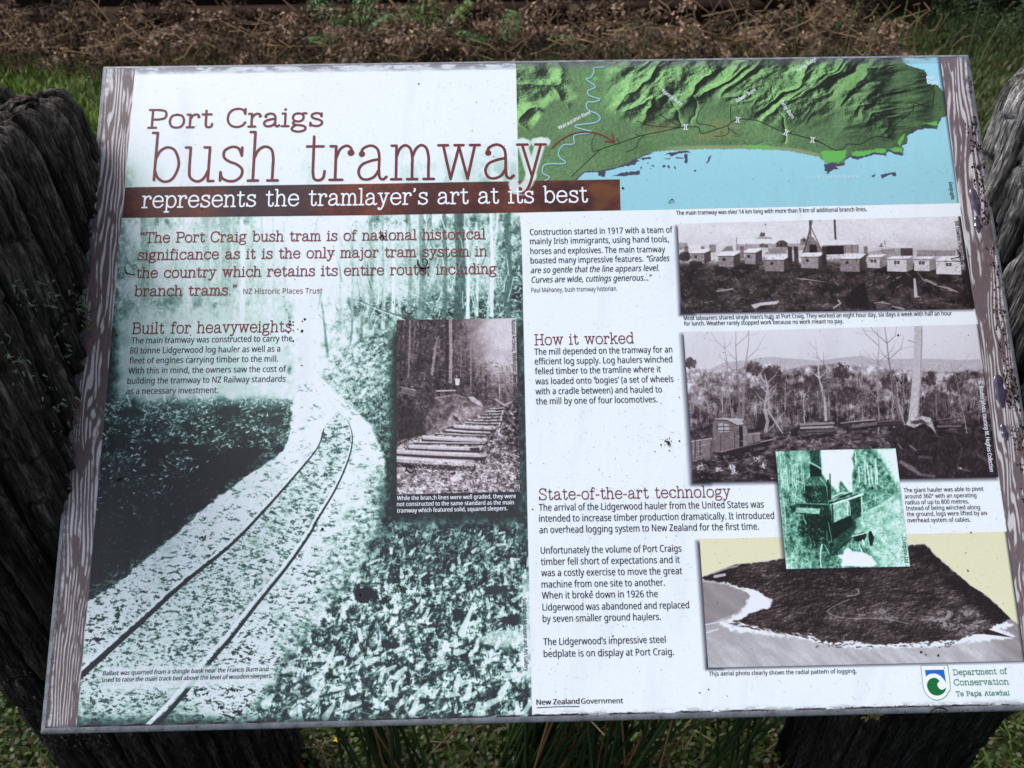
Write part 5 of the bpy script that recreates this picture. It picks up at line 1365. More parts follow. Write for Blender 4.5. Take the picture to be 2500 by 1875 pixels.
flat('wave_land', cz(spl([(690, 460), (640, 415), (575, 402), (500, 440), (462, 520), (480, 610), (540, 690), (640, 724), (730, 700), (790, 640), (808, 570), (790, 590), (740, 618), (690, 600), (655, 550), (655, 500), (690, 462)], 4)[:-1]), LZ, M_grn, crest)
del SX, SY, X, Y, RGB
# ------------------------------------------------------------------ weather on the panel
def on_face(x, y, z=0.0004):
    u, v = uvp(x, y)
    return (u, -v, z)
rs = np.random.RandomState(3)
b = MB()
def speck(x, y, r, z=0.00032, el=1.0):
    c = on_face(x, y, z); k = rs.randint(5, 8); th0 = rs.rand() * 6.28
    v = []
    for i in range(k):
        a = th0 + i * 2 * math.pi / k; q = r * rs.uniform(.6, 1.25)
        v.append((c[0] + q * math.cos(a) * el, c[1] + q * math.sin(a), z))
    v.append((c[0], c[1], z + r * .6))
    g = rs.uniform(.4, 1.3)
    b.add(v, [(i, (i + 1) % k, k) for i in range(k)], (.014 * g, .011 * g, .010 * g))
for _ in range(760):
    x, y = rs.uniform(200, 2480), rs.uniform(175, 1725)
    u, v = uvp(x, y)
    if not (.006 < u < W - .006 and .004 < v < H - .008): continue
    if x < 1290 and y > 520 and rs.rand() < .35: continue
    speck(x, y, rs.choice([.0002, .0003, .0004, .0006], p=[.42, .33, .18, .07]), el=rs.uniform(.7, 1.6))
for cx_, cy_, n_, sd, rr_ in [(1630, 1080, 26, 16, .0006), (1560, 1040, 30, 60, .0003), (1480, 1120, 40, 80, .0003), (1690, 330, 14, 60, .0003), (2150, 470, 40, 120, .0003), (1180, 230, 16, 120, .0004),
                              (490, 1314, 16, 7, .0008), (1590, 1290, 14, 60, .0003), (1480, 1540, 34, 70, .0003), (725, 800, 7, 16, .0010), (932, 578, 9, 4, .0012), (700, 790, 5, 20, .0008), (585, 1290, 10, 8, .0003), (1950, 640, 20, 150, .0003)]:
    for _ in range(n_): speck(cx_ + rs.randn() * sd, cy_ + rs.randn() * sd * .6, rr_ * rs.uniform(.5, 1.4))
for x, y, r_ in [(745, 779, .0013), (716, 832, .0011), (706, 794, .0012), (787, 1292, .0014), (1496, 1553, .0008), (828, 1500, .0012), (1658, 970, .0009), (500, 1268, .0008), (1010, 462, .0006), (1022, 205, .0009), (1300, 1243, .0007), (1868, 548, .0007), (1521, 460, .0014), (695, 1526, .001), (2248, 1592, .0012), (2370, 1300, .0008), (2363, 1393, .0009), (2357, 1350, .0007), (1729, 1683, .0008), (2260, 1598, .0008), (950, 463, .0007), (2290, 1600, .0012), (1163, 250, .0006), (880, 1452, .0012), (2192, 818, .0010), (1055, 1214, .0007), (1880, 777, .0011), (1502, 1120, .0004), (1886, 781, .0009)]:
    speck(x, y, r_)
o = b.build('dirt_speck', mat_tint('speck_black', .9, .15), panel)
o['kind'] = 'stuff'
nz_ = lambda a, b_: N(np.array([a], np.float32), np.array([b_], np.float32), 44)[0]
# crust of dirt and moss along the right border and in the lower corner
b = MB()
ico = [(0, 0, 1), (.9, 0, .2), (.3, .85, .2), (-.7, .5, .2), (-.7, -.5, .2), (.3, -.85, .2)]
for _ in range(1500):
    y = rs.choice([rs.uniform(190, 560), rs.uniform(600, 1170), rs.uniform(900, 1300)])
    edge = 2369 + .1525 * (y - 131)
    x = edge - abs(rs.randn()) * 11 - 9
    if y > 300 and rs.rand() < .5: x = edge - rs.uniform(18, 40)
    c = on_face(x, y, .0002); r_ = .00015 + .0007 * rs.rand() ** 2 * (1 + 1.0 * float(nz_(y / 45., 3.)))
    if float(nz_(y / 30., 7.)) < .36: continue
    g = rs.uniform(.3, 1.6)
    b.add([(c[0] + q[0] * r_, c[1] + q[1] * r_ * 1.5, c[2] + q[2] * r_ * .5) for q in ico], [(0, i, i % 5 + 1) for i in range(1, 6)], (.020 * g, .014 * g, .012 * g))
for _ in range(260):
    x = rs.uniform(1300, 2480)
    if float(nz_(x / 60., 11.)) < .45: continue
    y = 1757 - (x - 1600) * .0235 - rs.uniform(13, 21)
    if rs.rand() < .3: x = rs.choice([2355, 2300, 2210, 2400]) + rs.randn() * 12
    c = on_face(x, y, .0002); r_ = rs.uniform(.0002, .0005); g = rs.uniform(.4, 1.4)
    b.add([(c[0] + q[0] * r_ * 1.8, c[1] + q[1] * r_, c[2] + q[2] * r_ * .6) for q in ico], [(0, i, i % 5 + 1) for i in range(1, 6)], (.020 * g, .013 * g, .013 * g))
o = b.build('dirt_crust', bpy.data.materials['speck_black'], panel)
o['kind'] = 'stuff'
# laminate lifting in glossy blisters on the right border
mb_ = NT('lifting_laminate', .08, .9)
mb_.base(srgb(66, 60, 82))
mb_.b.inputs['Coat Weight'].default_value = 1.0
mb_.b.inputs['Coat Roughness'].default_value = 0.04
for cx_, cy_, ln, wd, an in [(2381, 492, 36, 10, 1.32), (2386, 548, 22, 7, 1.4), (2441, 955, 44, 13, 1.40), (2452, 1056, 22, 8, 1.3)]:
    V, Fc = [], []
    n1, n2 = 14, 7
    for i in range(n1):
        t_ = i / (n1 - 1) * 2 - 1
        for j in range(n2):
            s_ = j / (n2 - 1) * 2 - 1
            k = math.sqrt(max(0, 1 - t_ * t_)) * (1 + .2 * math.sin(t_ * 7))
            lx, ly = t_ * ln, s_ * wd * k
            c = on_face(cx_ + lx * math.cos(an) - ly * math.sin(an), cy_ + lx * math.sin(an) + ly * math.cos(an), 0.0002 + .0010 * k * (1 - s_ ** 4) * (.6 + .8 * float(nz_(t_ * 3 + cx_, s_ * 1.5)))  * (1 + .25 * math.sin(t_ * 9 + s_)))
            V.append(c)
    for i in range(n1 - 1):
        for j in range(n2 - 1): Fc.append((i * n2 + j, i * n2 + j + 1, (i + 1) * n2 + j + 1, (i + 1) * n2 + j))
    o = mesh_obj('laminate_blister', V, Fc, mb_.m, panel, True)
    if o.data.polygons[len(o.data.polygons) // 2].normal.z < 0: o.data.flip_normals()

# loose curls of dead plant lying on the face
PM = Matrix.Translation(Vector(TL)) @ Matrix.Rotation(TILT, 4, 'X')
M_curl = mat_flat('dead_tendril', srgb(30, 24, 22), .8, .2)
def curl(lines, label, r_=.0005):
    b = MB()
    for pts, rad in lines:
        P = [PM @ Vector((on_face(x, y)[0], on_face(x, y)[1], .0006 + h)) for x, y, h in pts]
        P = [Vector(q) for q in spl([tuple(q) for q in P], 5)]
        n_ = len(P)
        v, f = tube(P, [rad * (1.0 - .6 * abs(i / n_ * 2 - 1)) for i in range(n_)], 5)
        b.add(v, f)
    return tag(b.build('dead_tendril', M_curl, None, True), label, 'plant debris')
curl([([(1020, 634, 0), (1022, 650, .001), (1036, 658, .002), (1048, 652, 0)], .0011), ([(1030, 640, 0), (1036, 634, .002), (1044, 640, .002), (1040, 650, .001), (1032, 646, 0)], .0007)], 'small curled black tendril lying over the word route in the quotation')
curl([([(306, 650, 0), (308, 664, .001), (318, 671, .002), (332, 672, .001)], .0007), ([(318, 652, 0), (330, 648, .001), (336, 654, 0)], .0004)], 'thin black tendril curled at the left margin of the quotation')
curl([([(990, 1135, 0), (994, 1148, .001), (1006, 1154, .001), (1014, 1146, 0)], .0007), ([(996, 1134, 0), (1004, 1140, .001)], .0009)], 'thin dark tendril on the lower left of the sleepers photograph')
curl([([(2334, 608, 0), (2340, 620, .001), (2338, 630, .002), (2320, 632, 0)], .0008)], 'dark hooked tendril at the right end of the row of huts')
curl([([(284, 1172, 0), (292, 1172, .001), (300, 1164, .001)], .0007)], 'tiny dark sliver on the black bank of the tram track photograph')
curl([([(1646, 492, 0), (1640, 488, .001), (1632, 496, 0)], .0005)], 'tiny black hook of debris just above the caption over the huts')
curl([([(1622, 1076, 0), (1632, 1080, .001), (1630, 1086, 0)], .0010)], 'dark crumb of debris on the white column beside the locomotive photograph')
curl([([(2270, 1738, 0), (2282, 1727, .002), (2300, 1728, .002), (2312, 1736, 0)], .0008), ([(2292, 1738, 0), (2302, 1742, .001)], .0009)], 'dark curl of debris on the bottom edge under the shield crest')

# ------------------------------------------------------------------ the two old posts
def nz(X, Y, s): return N(np.asarray(X, np.float32), np.asarray(Y, np.float32), s)
def post(name, x0, x1, y0, y1, top, grooves, seed, mat, label, taper=0.0, waist=0.0):
    """weathered squared log: outline * height grid with splits, fibres and a worn top"""
    root = empty(name, ((x0 + x1) / 2, (y0 + y1) / 2, 0))
    tag(root, label, 'timber post')
    ns = 860
    # outline, anticlockwise, rounded rectangle
    cx, cy, hx, hy, rc = (x0 + x1) / 2, (y0 + y1) / 2, (x1 - x0) / 2, (y1 - y0) / 2, .018
    O = []
    per = [((hx, -hy + rc), (hx, hy - rc)), ((hx - rc, hy), (-hx + rc, hy)), ((-hx, hy - rc), (-hx, -hy + rc)), ((-hx + rc, -hy), (hx - rc, -hy))]
    cc = [(hx - rc, hy - rc), (-hx + rc, hy - rc), (-hx + rc, -hy + rc), (hx - rc, -hy + rc)]
    for k in range(4):
        a, b_ = per[k]
        m = int(ns * (math.hypot(a[0] - b_[0], a[1] - b_[1]) + .001) / (4 * (hx + hy)))
        for i in range(m): O.append((a[0] + (b_[0] - a[0]) * i / m, a[1] + (b_[1] - a[1]) * i / m))
        for i in range(10):
            t_ = k * math.pi / 2 + i / 10 * math.pi / 2
            O.append((cc[k][0] + rc * math.cos(t_), cc[k][1] + rc * math.sin(t_)))
    O = np.array(O); ns = len(O)
    d = np.roll(O, -1, 0) - np.roll(O, 1, 0); d /= np.linalg.norm(d, axis=1)[:, None]
    nrm = np.c_[d[:, 1], -d[:, 0]]
    S = np.r_[0, np.cumsum(np.linalg.norm(np.diff(O, axis=0), axis=1))]
    PL = S[-1]
    zs = np.r_[np.linspace(-.06, top - .70, 120), np.linspace(top - .697, top - .03, 300)]
    rings = []; tints = []
    def groove(z):
        g = np.zeros(ns); st = np.zeros(ns)
        for gs, gw, gd, wob in grooves:
            c_ = gs + (nz(z * 2.2 + gs * 31, 3.3, seed + 1) - .5) * wob * .45
            dd = np.abs((S - c_ + PL / 2) % PL - PL / 2)
            g += gd * np.exp(-(dd / (gw * .48)) ** 1.3) * (.55 + .9 * float(nz(z * 4 + gs * 17, 8.8, seed + 21)))
        return g
    def rough(z):
        w = (nz(z * 3, S * 0 + 5, seed + 5) - .5) * .006
        f1 = (nz((S + w) * 130, S * 0 + z * 6, seed + 2) - .5) * .0050
        f2 = -np.abs(nz((S + w) * 260, S * 0 + z * 12, seed + 3) - .5) * .0085
        f3 = (nz(S * 24, S * 0 + z * 2, seed + 4) - .5) * .0045 + (nz(S * 60, S * 0 + z * 20, seed + 14) - .5) * .004
        f4 = (nz(S * 420, S * 0 + z * 90, seed + 9) - .5) * .0030 - np.exp(-(np.abs(nz(S * 45, S * 0 + z * 26, seed + 10) - .5) / .03) ** 2) * .0045
        return f1 + f2 + f3 + f4
    for z in zs:
        g = groove(z)
        wz = waist * math.exp(-((z - .25) / .35) ** 2) - taper * (top - z)
        r_ = rough(z) - g + wz
        q = O + nrm * r_[:, None]
        rings.append(np.c_[q, np.full(ns, z)])
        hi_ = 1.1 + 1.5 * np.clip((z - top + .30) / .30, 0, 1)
        tints.append(np.clip((1.1 - g * 60 + r_ * 90) * hi_, .15, 3.2))  # tint also paints shade into the splits and a highlight toward the top
    # worn rounded shoulder and top
    slabtop = (nz(np.floor(S * 26), S * 0, seed + 6) - .5) * .016
    for i in range(1, 9):
        t_ = i / 8 * math.pi / 2
        z = top - .03 + math.sin(t_) * .03
        ins = (1 - math.cos(t_)) * .014
        g = groove(z) * (1 + i * .10)
        q = O + nrm * (rough(top - .03 + i * .003) - g - ins)[:, None]
        rings.append(np.c_[q, z + slabtop * i / 8 - g * .45 * i / 8])
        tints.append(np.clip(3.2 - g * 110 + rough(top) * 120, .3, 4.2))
    last = rings[-1]
    for i in range(1, 40):
        k = 1 - i / 40
        q = last[:, :2] * k
        g = groove(top) * k ** .6
        zz = top + slabtop * k - g * (.45 + .5 * (1 - k)) + (nz(q[:, 0] * 60, q[:, 1] * 60, seed + 7) - .5) * .012 * min(1, i / 6) + (nz(q[:, 0] * 240, q[:, 1] * 240, seed + 8) - .5) * .005
        crack = np.minimum(np.abs(nz(q[:, 0] * 40 + 9, q[:, 1] * 22, seed + 12) - .5), np.abs(nz(q[:, 0] * 70 + 9, q[:, 1] * 90, seed + 13) - .5) * 1.6)
        zz = zz - np.exp(-(crack / .035) ** 2) * .008 * min(1, i / 4)
        rings.append(np.c_[q, zz])
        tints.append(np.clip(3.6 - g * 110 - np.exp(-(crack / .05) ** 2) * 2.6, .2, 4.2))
    V = np.concatenate(rings); nr = len(rings)
    V = np.concatenate([V, [[0, 0, top - .006]]])
    T_ = np.concatenate(tints + [np.ones(1)])
    idx = np.arange(ns)
    Fq = []
    for r_ in range(nr - 1):
        a = r_ * ns + idx; b_ = r_ * ns + (idx + 1) % ns
        Fq.append(np.c_[a, b_, b_ + ns, a + ns])
    Fq = np.concatenate(Fq)
    faces = Fq
    V[:, :2] += 0
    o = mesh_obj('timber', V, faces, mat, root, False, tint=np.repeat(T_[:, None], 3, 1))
    return root, O, S
# splits: position along the outline (0 = front corner of the right face), width, depth, wander
lg = [(.035, .0035, .022, .02), (.072, .004, .028, .02), (.098, .0045, .030, .02), (.130, .004, .032, .015), (.158, .004, .034, .015), (.184, .0035, .026, .02), (.225, .003, .013, .03), (.012, .003, .016, .02),
      (.30, .004, .02, .02), (.37, .004, .02, .02), (.45, .004, .02, .02), (.55, .004, .02, .02), (.66, .004, .02, .02), (.72, .004, .02, .02), (.76, .004, .02, .02), (.80, .003, .016, .02)]
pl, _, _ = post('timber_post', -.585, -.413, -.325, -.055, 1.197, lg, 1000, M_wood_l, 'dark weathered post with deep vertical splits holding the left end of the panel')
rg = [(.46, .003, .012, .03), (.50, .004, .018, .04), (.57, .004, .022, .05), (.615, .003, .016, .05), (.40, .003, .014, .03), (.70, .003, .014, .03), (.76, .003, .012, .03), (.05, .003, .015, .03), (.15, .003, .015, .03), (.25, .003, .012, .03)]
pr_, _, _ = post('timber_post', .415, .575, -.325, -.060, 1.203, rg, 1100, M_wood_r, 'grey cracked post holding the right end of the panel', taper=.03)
# lichen on the left post
b = MB()
def lichen(b, y, z, n, s, x=-.410):
    for _ in range(n):
        a, e = rs.rand() * 6.28, rs.uniform(.2, 1)
        c = np.array([x + rs.uniform(-.004, .004), y + rs.randn() * s * .5, z + rs.randn() * s])
        L_ = rs.uniform(.0015, .005); d1 = np.array([rs.uniform(0, 1), math.cos(a), math.sin(a)]) * L_; d2 = np.array([.3, -math.sin(a), math.cos(a)]) * L_ * .28
        g = rs.uniform(.5, 1.3)
        b.add([c - d2, c + d2, c + d1 + d2 * .3, c + d1 - d2 * .3], [(0, 1, 2, 3)], np.array([.10, .125, .075]) * g)
for y, z, n_, s in [(-.195, 1.05, 70, .010), (-.20, 1.02, 50, .014), (-.235, 1.09, 40, .008), (-.262, 1.10, 30, .007), (-.12, 1.09, 26, .010), (-.30, 1.07, 40, .012), (-.245, 1.05, 26, .012), (-.20, .98, 40, .02), (-.28, 1.0, 40, .02), (-.31, .92, 30, .02)]:
    lichen(b, y, z, n_, s)
for y, z, n_, s in [(-.320, .63, 40, .012), (-.322, .56, 40, .012), (-.320, .68, 30, .012)]:
    for _ in range(n_):
        c = np.array([rs.uniform(-.57, -.50), y - .004, z + rs.randn() * s]); L_ = rs.uniform(.002, .005); a = rs.rand() * 6.28
        d1 = np.array([math.cos(a), -.3, math.sin(a)]) * L_; d2 = np.array([-math.sin(a), 0, math.cos(a)]) * L_ * .3
        b.add([c - d2, c + d2, c + d1], [(0, 1, 2)], np.array([.11, .125, .085]) * rs.uniform(.5, 1.2))
b.v = [q - np.array([-.499, -.19, 0], np.float32) for q in b.v]
o = b.build('lichen', M_leaf, pl); o['kind'] = 'stuff'

# ------------------------------------------------------------------ ground
def gz(x, y):
    x = np.asarray(x, np.float32); y = np.asarray(y, np.float32)
    return (nz(x * 1.3 + 40, y * 1.3 + 40, 60) - .5) * .05 + (nz(x * 5 + 40, y * 5 + 40, 61) - .5) * .02
gx = np.r_[np.linspace(-60, -7, 12), np.linspace(-6.6, 6.6, 133), np.linspace(7, 60, 12)]
gy = np.r_[np.linspace(-30, -2, 8), np.linspace(-1.8, 7.4, 93), np.linspace(8, 90, 14)]
GX, GY = np.meshgrid(gx, gy)
V = np.c_[GX.ravel(), GY.ravel(), gz(GX.ravel(), GY.ravel())]
nx_, ny_ = len(gx), len(gy)
ii = (np.arange(ny_ - 1)[:, None] * nx_ + np.arange(nx_ - 1)[None]).ravel()
o = mesh_obj('ground', V, np.c_[ii, ii + 1, ii + nx_ + 1, ii + nx_], M_ground, None, True)
tag(o, 'dark mossy ground under and behind the panel', kind='structure')

def blades(n, xr, yr, h, w, seed, cols, bend=.6, dens=None, fade=.3):
    r = np.random.RandomState(seed)
    x = r.uniform(*xr, n); y = r.uniform(*yr, n)
    if fade:
        e = np.minimum(np.minimum(x - xr[0], xr[1] - x), np.minimum(y - yr[0], yr[1] - y))
        k = r.rand(n) < np.clip(e / fade + (nz(x * 4, y * 4, seed + 7) - .5) * 1.2, 0, 1); x, y = x[k], y[k]; n = len(x)
    if dens is not None:
        k = r.rand(n) < dens(x, y); x, y = x[k], y[k]; n = len(x)
    z = gz(x, y)
    a = r.rand(n) * 6.28; hh = r.uniform(*h, n); ww = r.uniform(*w, n)
    dx, dy = np.cos(a), np.sin(a)
    px_, py_ = -dy * ww, dx * ww
    b1 = r.uniform(.05, bend, n) * hh
    P = np.zeros((n, 5, 3), np.float32)
    P[:, 0] = np.c_[x - px_, y - py_, z - .004]; P[:, 1] = np.c_[x + px_, y + py_, z - .004]
    P[:, 2] = np.c_[x + px_ * .8 + dx * b1 * .35, y + py_ * .8 + dy * b1 * .35, z + hh * .55]
    P[:, 3] = np.c_[x - px_ * .8 + dx * b1 * .35, y - py_ * .8 + dy * b1 * .35, z + hh * .55]
    P[:, 4] = np.c_[x + dx * b1, y + dy * b1, z + hh * r.uniform(.8, 1, n)]
    cols = np.array(cols); c = cols[r.randint(0, len(cols), n)] * r.uniform(.6, 1.35, n)[:, None]
    cl = (nz(x * 2.5, y * 2.5, seed + 3) * .8 + .6)
    c = c * cl[:, None]
    i0 = np.arange(n) * 5
    F1 = np.c_[i0, i0 + 1, i0 + 2, i0 + 3]; F2 = np.c_[i0 + 3, i0 + 2, i0 + 4, i0 + 4]
    F2 = np.c_[i0 + 3, i0 + 2, i0 + 4]
    f = [tuple(q) for q in F1.tolist()] + [tuple(q) for q in F2.tolist()]
    return P.reshape(-1, 3), f, np.repeat(c, 5, 0)

# lawn moss, far left and far right
gcols = [(.09, .17, .014), (.13, .20, .018), (.065, .13, .014), (.16, .20, .025)]
vx, fx_, cx9 = blades(12000, (1.0, 3.8), (1.6, 3.7), (.02, .07), (.0015, .0035), 66, [(.04, .065, .014), (.06, .075, .018), (.09, .08, .03), (.03, .05, .01)], 1.3)
vg, fg, cg = blades(46000, (-5.2, 4.8), (-1.6, 4.6), (.02, .07), (.0018, .004), 67, [(.05, .09, .012), (.07, .11, .016), (.04, .07, .012), (.09, .08, .03)], 1.3, fade=.8)
v1, f1, c1 = blades(26000, (-5.0, -1.8), (2.8, 5.4), (.02, .06), (.0018, .004), 5, gcols, 1.2)
v2, f2, c2 = blades(22000, (1.2, 4.8), (3.3, 5.7), (.015, .06), (.0018, .004), 6, [(.035, .055, .012), (.05, .06, .015), (.06, .055, .02), (.03, .05, .01)], 1.2)
f2 = [tuple(i + len(v1) for i in q) for q in f2]
f3 = [tuple(i + len(v1) + len(v2) for i in q) for q in fx_]
f4 = [tuple(i + len(v1) + len(v2) + len(vx) for i in q) for q in fg]
o = mesh_obj('grass', np.concatenate([v1, v2, vx, vg]), f1 + f2 + f3 + f4, M_leaf, tint=np.concatenate([c1, c2, cx9, cg]))
tag(o, 'short green grass and moss behind the panel', kind='stuff')

# clover and small leaves under the panel
def clover(n, xr, yr, seed, cols, size=(.004, .008), hz=(.004, .04)):
    r = np.random.RandomState(seed)
    x = r.uniform(*xr, n); y = r.uniform(*yr, n)
    e = np.minimum(np.minimum(x - xr[0], xr[1] - x), np.minimum(y - yr[0], yr[1] - y))
    k = r.rand(n) < np.clip(e / .3 + (nz(x * 5, y * 5, seed + 7) - .5) * 1.2, 0, 1); x, y = x[k], y[k]; n = len(x)
    z = gz(x, y) + r.uniform(*hz, n)
    a = r.rand(n) * 6.28; t1 = r.randn(n) * .45; t2 = r.randn(n) * .45; s = r.uniform(*size, n)
    th = np.array([0, .8, 1.7, 2.6, 3.7, 4.6, 5.5]); rad = np.array([1.0, .95, .8, .85, .85, .8, .95])
    P = np.zeros((n, 7, 3), np.float32)
    for i in range(7):
        lx, ly = np.cos(th[i]) * rad[i] * s, np.sin(th[i]) * rad[i] * s * .8
        X_, Y_ = lx * np.cos(a) - ly * np.sin(a), lx * np.sin(a) + ly * np.cos(a)
        P[:, i] = np.c_[x + X_, y + Y_, z + X_ * t1 + Y_ * t2]
    cols = np.array(cols); c = cols[r.randint(0, len(cols), n)] * r.uniform(.5, 1.4, n)[:, None]
    return P.reshape(-1, 3), (np.arange(n)[:, None] * 7 + np.arange(7)[None]), np.repeat(c, 7, 0)
ccols = [(.028, .048, .008), (.038, .060, .010), (.016, .032, .006), (.048, .064, .014), (.024, .042, .007), (.022, .040, .008), (.05, .036, .014), (.034, .045, .011)]
P1, F1, C1 = clover(95000, (-1.6, 1.5), (-.62, .95), 8, ccols, (.0028, .0062), (.002, .045))
o = mesh_obj('clover_cover', P1, F1, M_leaf, tint=C1)
tag(o, 'low clover and round leaved creeping plants covering the soil under the panel', kind='stuff')
v1, f1, c1 = blades(13000, (-1.6, 1.5), (-.62, .95), (.015, .07), (.0008, .002), 9, [(.05, .08, .015), (.09, .08, .03), (.03, .05, .01), (.14, .10, .05)], 1.4)
o = mesh_obj('fine_grass', v1, f1, M_leaf, tint=c1)
tag(o, 'thin grass and straw growing through the clover', kind='stuff')
# fallen brown leaves near the left post
P1, F1, C1 = clover(1500, (-1.3, 1.2), (-.3, .8), 12, [(.07, .035, .014), (.09, .055, .022), (.05, .03, .014), (.08, .04, .02)], (.003, .008), (.02, .045))
o = mesh_obj('leaf_litter', P1, F1, M_dead, tint=C1)
tag(o, 'small brown fallen leaves scattered over the clover', kind='stuff')

# ------------------------------------------------------------------ the rusty machine bed at the back
bed_ = empty('steel_bedplate', (0, 5.4, 0))
tag(bed_, 'long rusty brown steel bedplate lying in shadow behind the dead bracken', 'steel bedplate')
def box(b, x0, x1, y0, y1, z0, z1, c=(1, 1, 1)):
    b.add([(x0, y0, z0), (x1, y0, z0), (x1, y1, z0), (x0, y1, z0), (x0, y0, z1), (x1, y0, z1), (x1, y1, z1), (x0, y1, z1)],
          [(0, 3, 2, 1), (4, 5, 6, 7), (0, 1, 5, 4), (1, 2, 6, 5), (2, 3, 7, 6), (3, 0, 4, 7)], c)
for nm, (x0, x1, y0, y1, z0, z1) in [('web', (-7, 1.9, -.10, -.07, .02, .170)), ('flange', (-7, 1.9, -.19, .03, .170, .186)), ('flange', (-7, 1.9, -.19, .03, .0, .02)),
                                     ('shade_backing', (-7, 7, .9, .93, -.02, 2.6)), ('end_plate', (1.95, 3.55, -.12, .0, .115, .62)), ('deck_plate', (-7, 7, .3, 1.0, 1.0, 1.03)), ('end_plate', (3.9, 7, .4, .45, .06, .7))]:  # the tall sheet at the back is added, standing in for the shadowed void
    b = MB(); box(b, x0, x1, y0, y1, z0, z1); o = b.build(nm, M_rust, bed_)
for k in range(9):
    b = MB(); x = -6.5 + k
    box(b, x, x + .016, -.185, -.102, .022, .168); b.build('stiffener', M_rust, bed_)

# ------------------------------------------------------------------ dead bracken
def frond(r, base, az, el, L, npin, curl_, tidy, cols, leaf, pl_=.35, droop=.6, quad=6):
    """returns stem points, leaf quads and colours for one bipinnate frond"""
    d = np.array([math.cos(az) * math.cos(el), math.sin(az) * math.cos(el), math.sin(el)])
    pts = [np.array(base, float)]; q = d.copy()
    for i in range(10):
        pts.append(pts[-1] + q * L / 10)
        q = q + np.array([0, 0, -droop / 10]) + r.randn(3) * .04 * (1 - tidy); q /= np.linalg.norm(q)
    pts = np.array(pts)
    LV, LC = [], []
    for k in range(npin):
        t_ = .22 + .78 * k / npin; i = min(9, int(t_ * 10)); c0 = pts[i] + (pts[i + 1] - pts[i]) * (t_ * 10 - i)
        ax = pts[i + 1] - pts[i]; ax /= np.linalg.norm(ax)
        sd = np.cross(ax, [0, 0, 1.]); sd /= np.linalg.norm(sd) + 1e-6
        up = np.cross(sd, ax)
        for s in (-1, 1):
            pl2 = L * pl_ * math.sin(math.pi * (1 - t_) ** .75 * .9 + .1) * r.uniform(.7, 1.1)
            dr = sd * s + ax * .45 + up * r.uniform(-.2, .1); dr = dr + r.randn(3) * .5 * (1 - tidy); dr /= np.linalg.norm(dr)
            p_ = c0.copy()
            for m in range(quad):
                p_ = p_ + dr * pl2 / quad
                dr = dr + np.array([0, 0, -.16 * (1 + 3 * (1 - tidy))]) + r.randn(3) * .35 * (1 - tidy); dr /= np.linalg.norm(dr)
                sz = leaf * (1.1 - m / quad * .7) * r.uniform(.6, 1.3)
                for s2 in (-1, 1):
                    wv_ = np.cross(dr, up) * s2 + dr * .3 + r.randn(3) * (.15 + .9 * (1 - tidy)); wv_ /= np.linalg.norm(wv_)
                    th_ = dr * sz * .38 + r.randn(3) * sz * .3 * (1 - tidy)
                    a = p_ - th_; b_ = p_ + th_
                    LV += [a, b_, b_ + wv_ * sz - th_ * .7, a + wv_ * sz + th_ * .7]
                    c = np.array(cols[r.randint(len(cols))]) * r.uniform(.55, 1.35)
                    LC += [c] * 4
    return pts, LV, LC
r = np.random.RandomState(21)
dcol = [(.20, .135, .095), (.15, .10, .07), (.26, .185, .13), (.12, .075, .055), (.23, .155, .12)]
LV, LC = [], []; st = MB()
for i in range(620):
    x = r.uniform(-4.9, 2.6); y = r.uniform(4.35, 5.12)
    if x > 1.3 and r.rand() < .35: continue
    if x < -2.6 and y < 4.62: y = r.uniform(4.7, 5.1)
    L_ = r.uniform(.25, .55) * (1 - .25 * (x > 1.2))
    pts, lv, lc = frond(r, (x, y, float(gz(x, y)) + r.uniform(0, .12)), r.rand() * 6.28, r.uniform(.0, 1.2), L_, 11, 1, .18, dcol, .019, .34, 1.6, 4)
    LV += lv; gf = r.choice([.25, .5, .9, 1.3, 1.8]); LC += [q * gf for q in lc]
    g = r.uniform(.7, 1.5)
    v, f = tube(pts, [.0024 * (1 - .07 * j) for j in range(11)], 4); st.add(v, f, np.array([.17, .12, .075]) * g)
n_ = len(LV)
o = mesh_obj('dead_bracken', np.array(LV), np.arange(n_).reshape(-1, 4), M_dead, tint=np.array(LC))
tag(o, 'tangled mass of brown dead bracken behind the panel', kind='stuff')
for i in range(620):
    x = r.uniform(-4.8, 2.9); y = r.uniform(4.2, 5.1); a = r.rand() * 6.28; e = r.uniform(-.1, .9); L_ = r.uniform(.10, .34)
    p0 = np.array([x, y, float(gz(x, y)) + r.uniform(0, .2)]); d = np.array([math.cos(a) * math.cos(e), math.sin(a) * math.cos(e) * .4, math.sin(e)])
    P = [p0, p0 + d * L_ * .5 + r.randn(3) * .02, p0 + d * L_ + r.randn(3) * .03]
    v, f = tube(P, [.003, .0026, .0016], 4); g = r.uniform(.6, 1.4); st.add(v, f, np.array([.30, .205, .12]) * g)
o = st.build('dead_stalks', M_dead)
tag(o, 'thin tan bracken stalks lying criss-cross in the dead bracken', kind='stuff')
# short dry litter under the bracken and to the right
v1, f1, c1 = blades(16000, (-4.6, 2.9), (4.1, 5.2), (.02, .11), (.0016, .004), 31, [(.16, .11, .07), (.11, .075, .05), (.20, .14, .09), (.05, .06, .02)], 2.2)
o = mesh_obj('dry_litter', v1, f1, M_dead, tint=c1)
tag(o, 'brown dry litter of grass and bracken on the ground', kind='stuff')
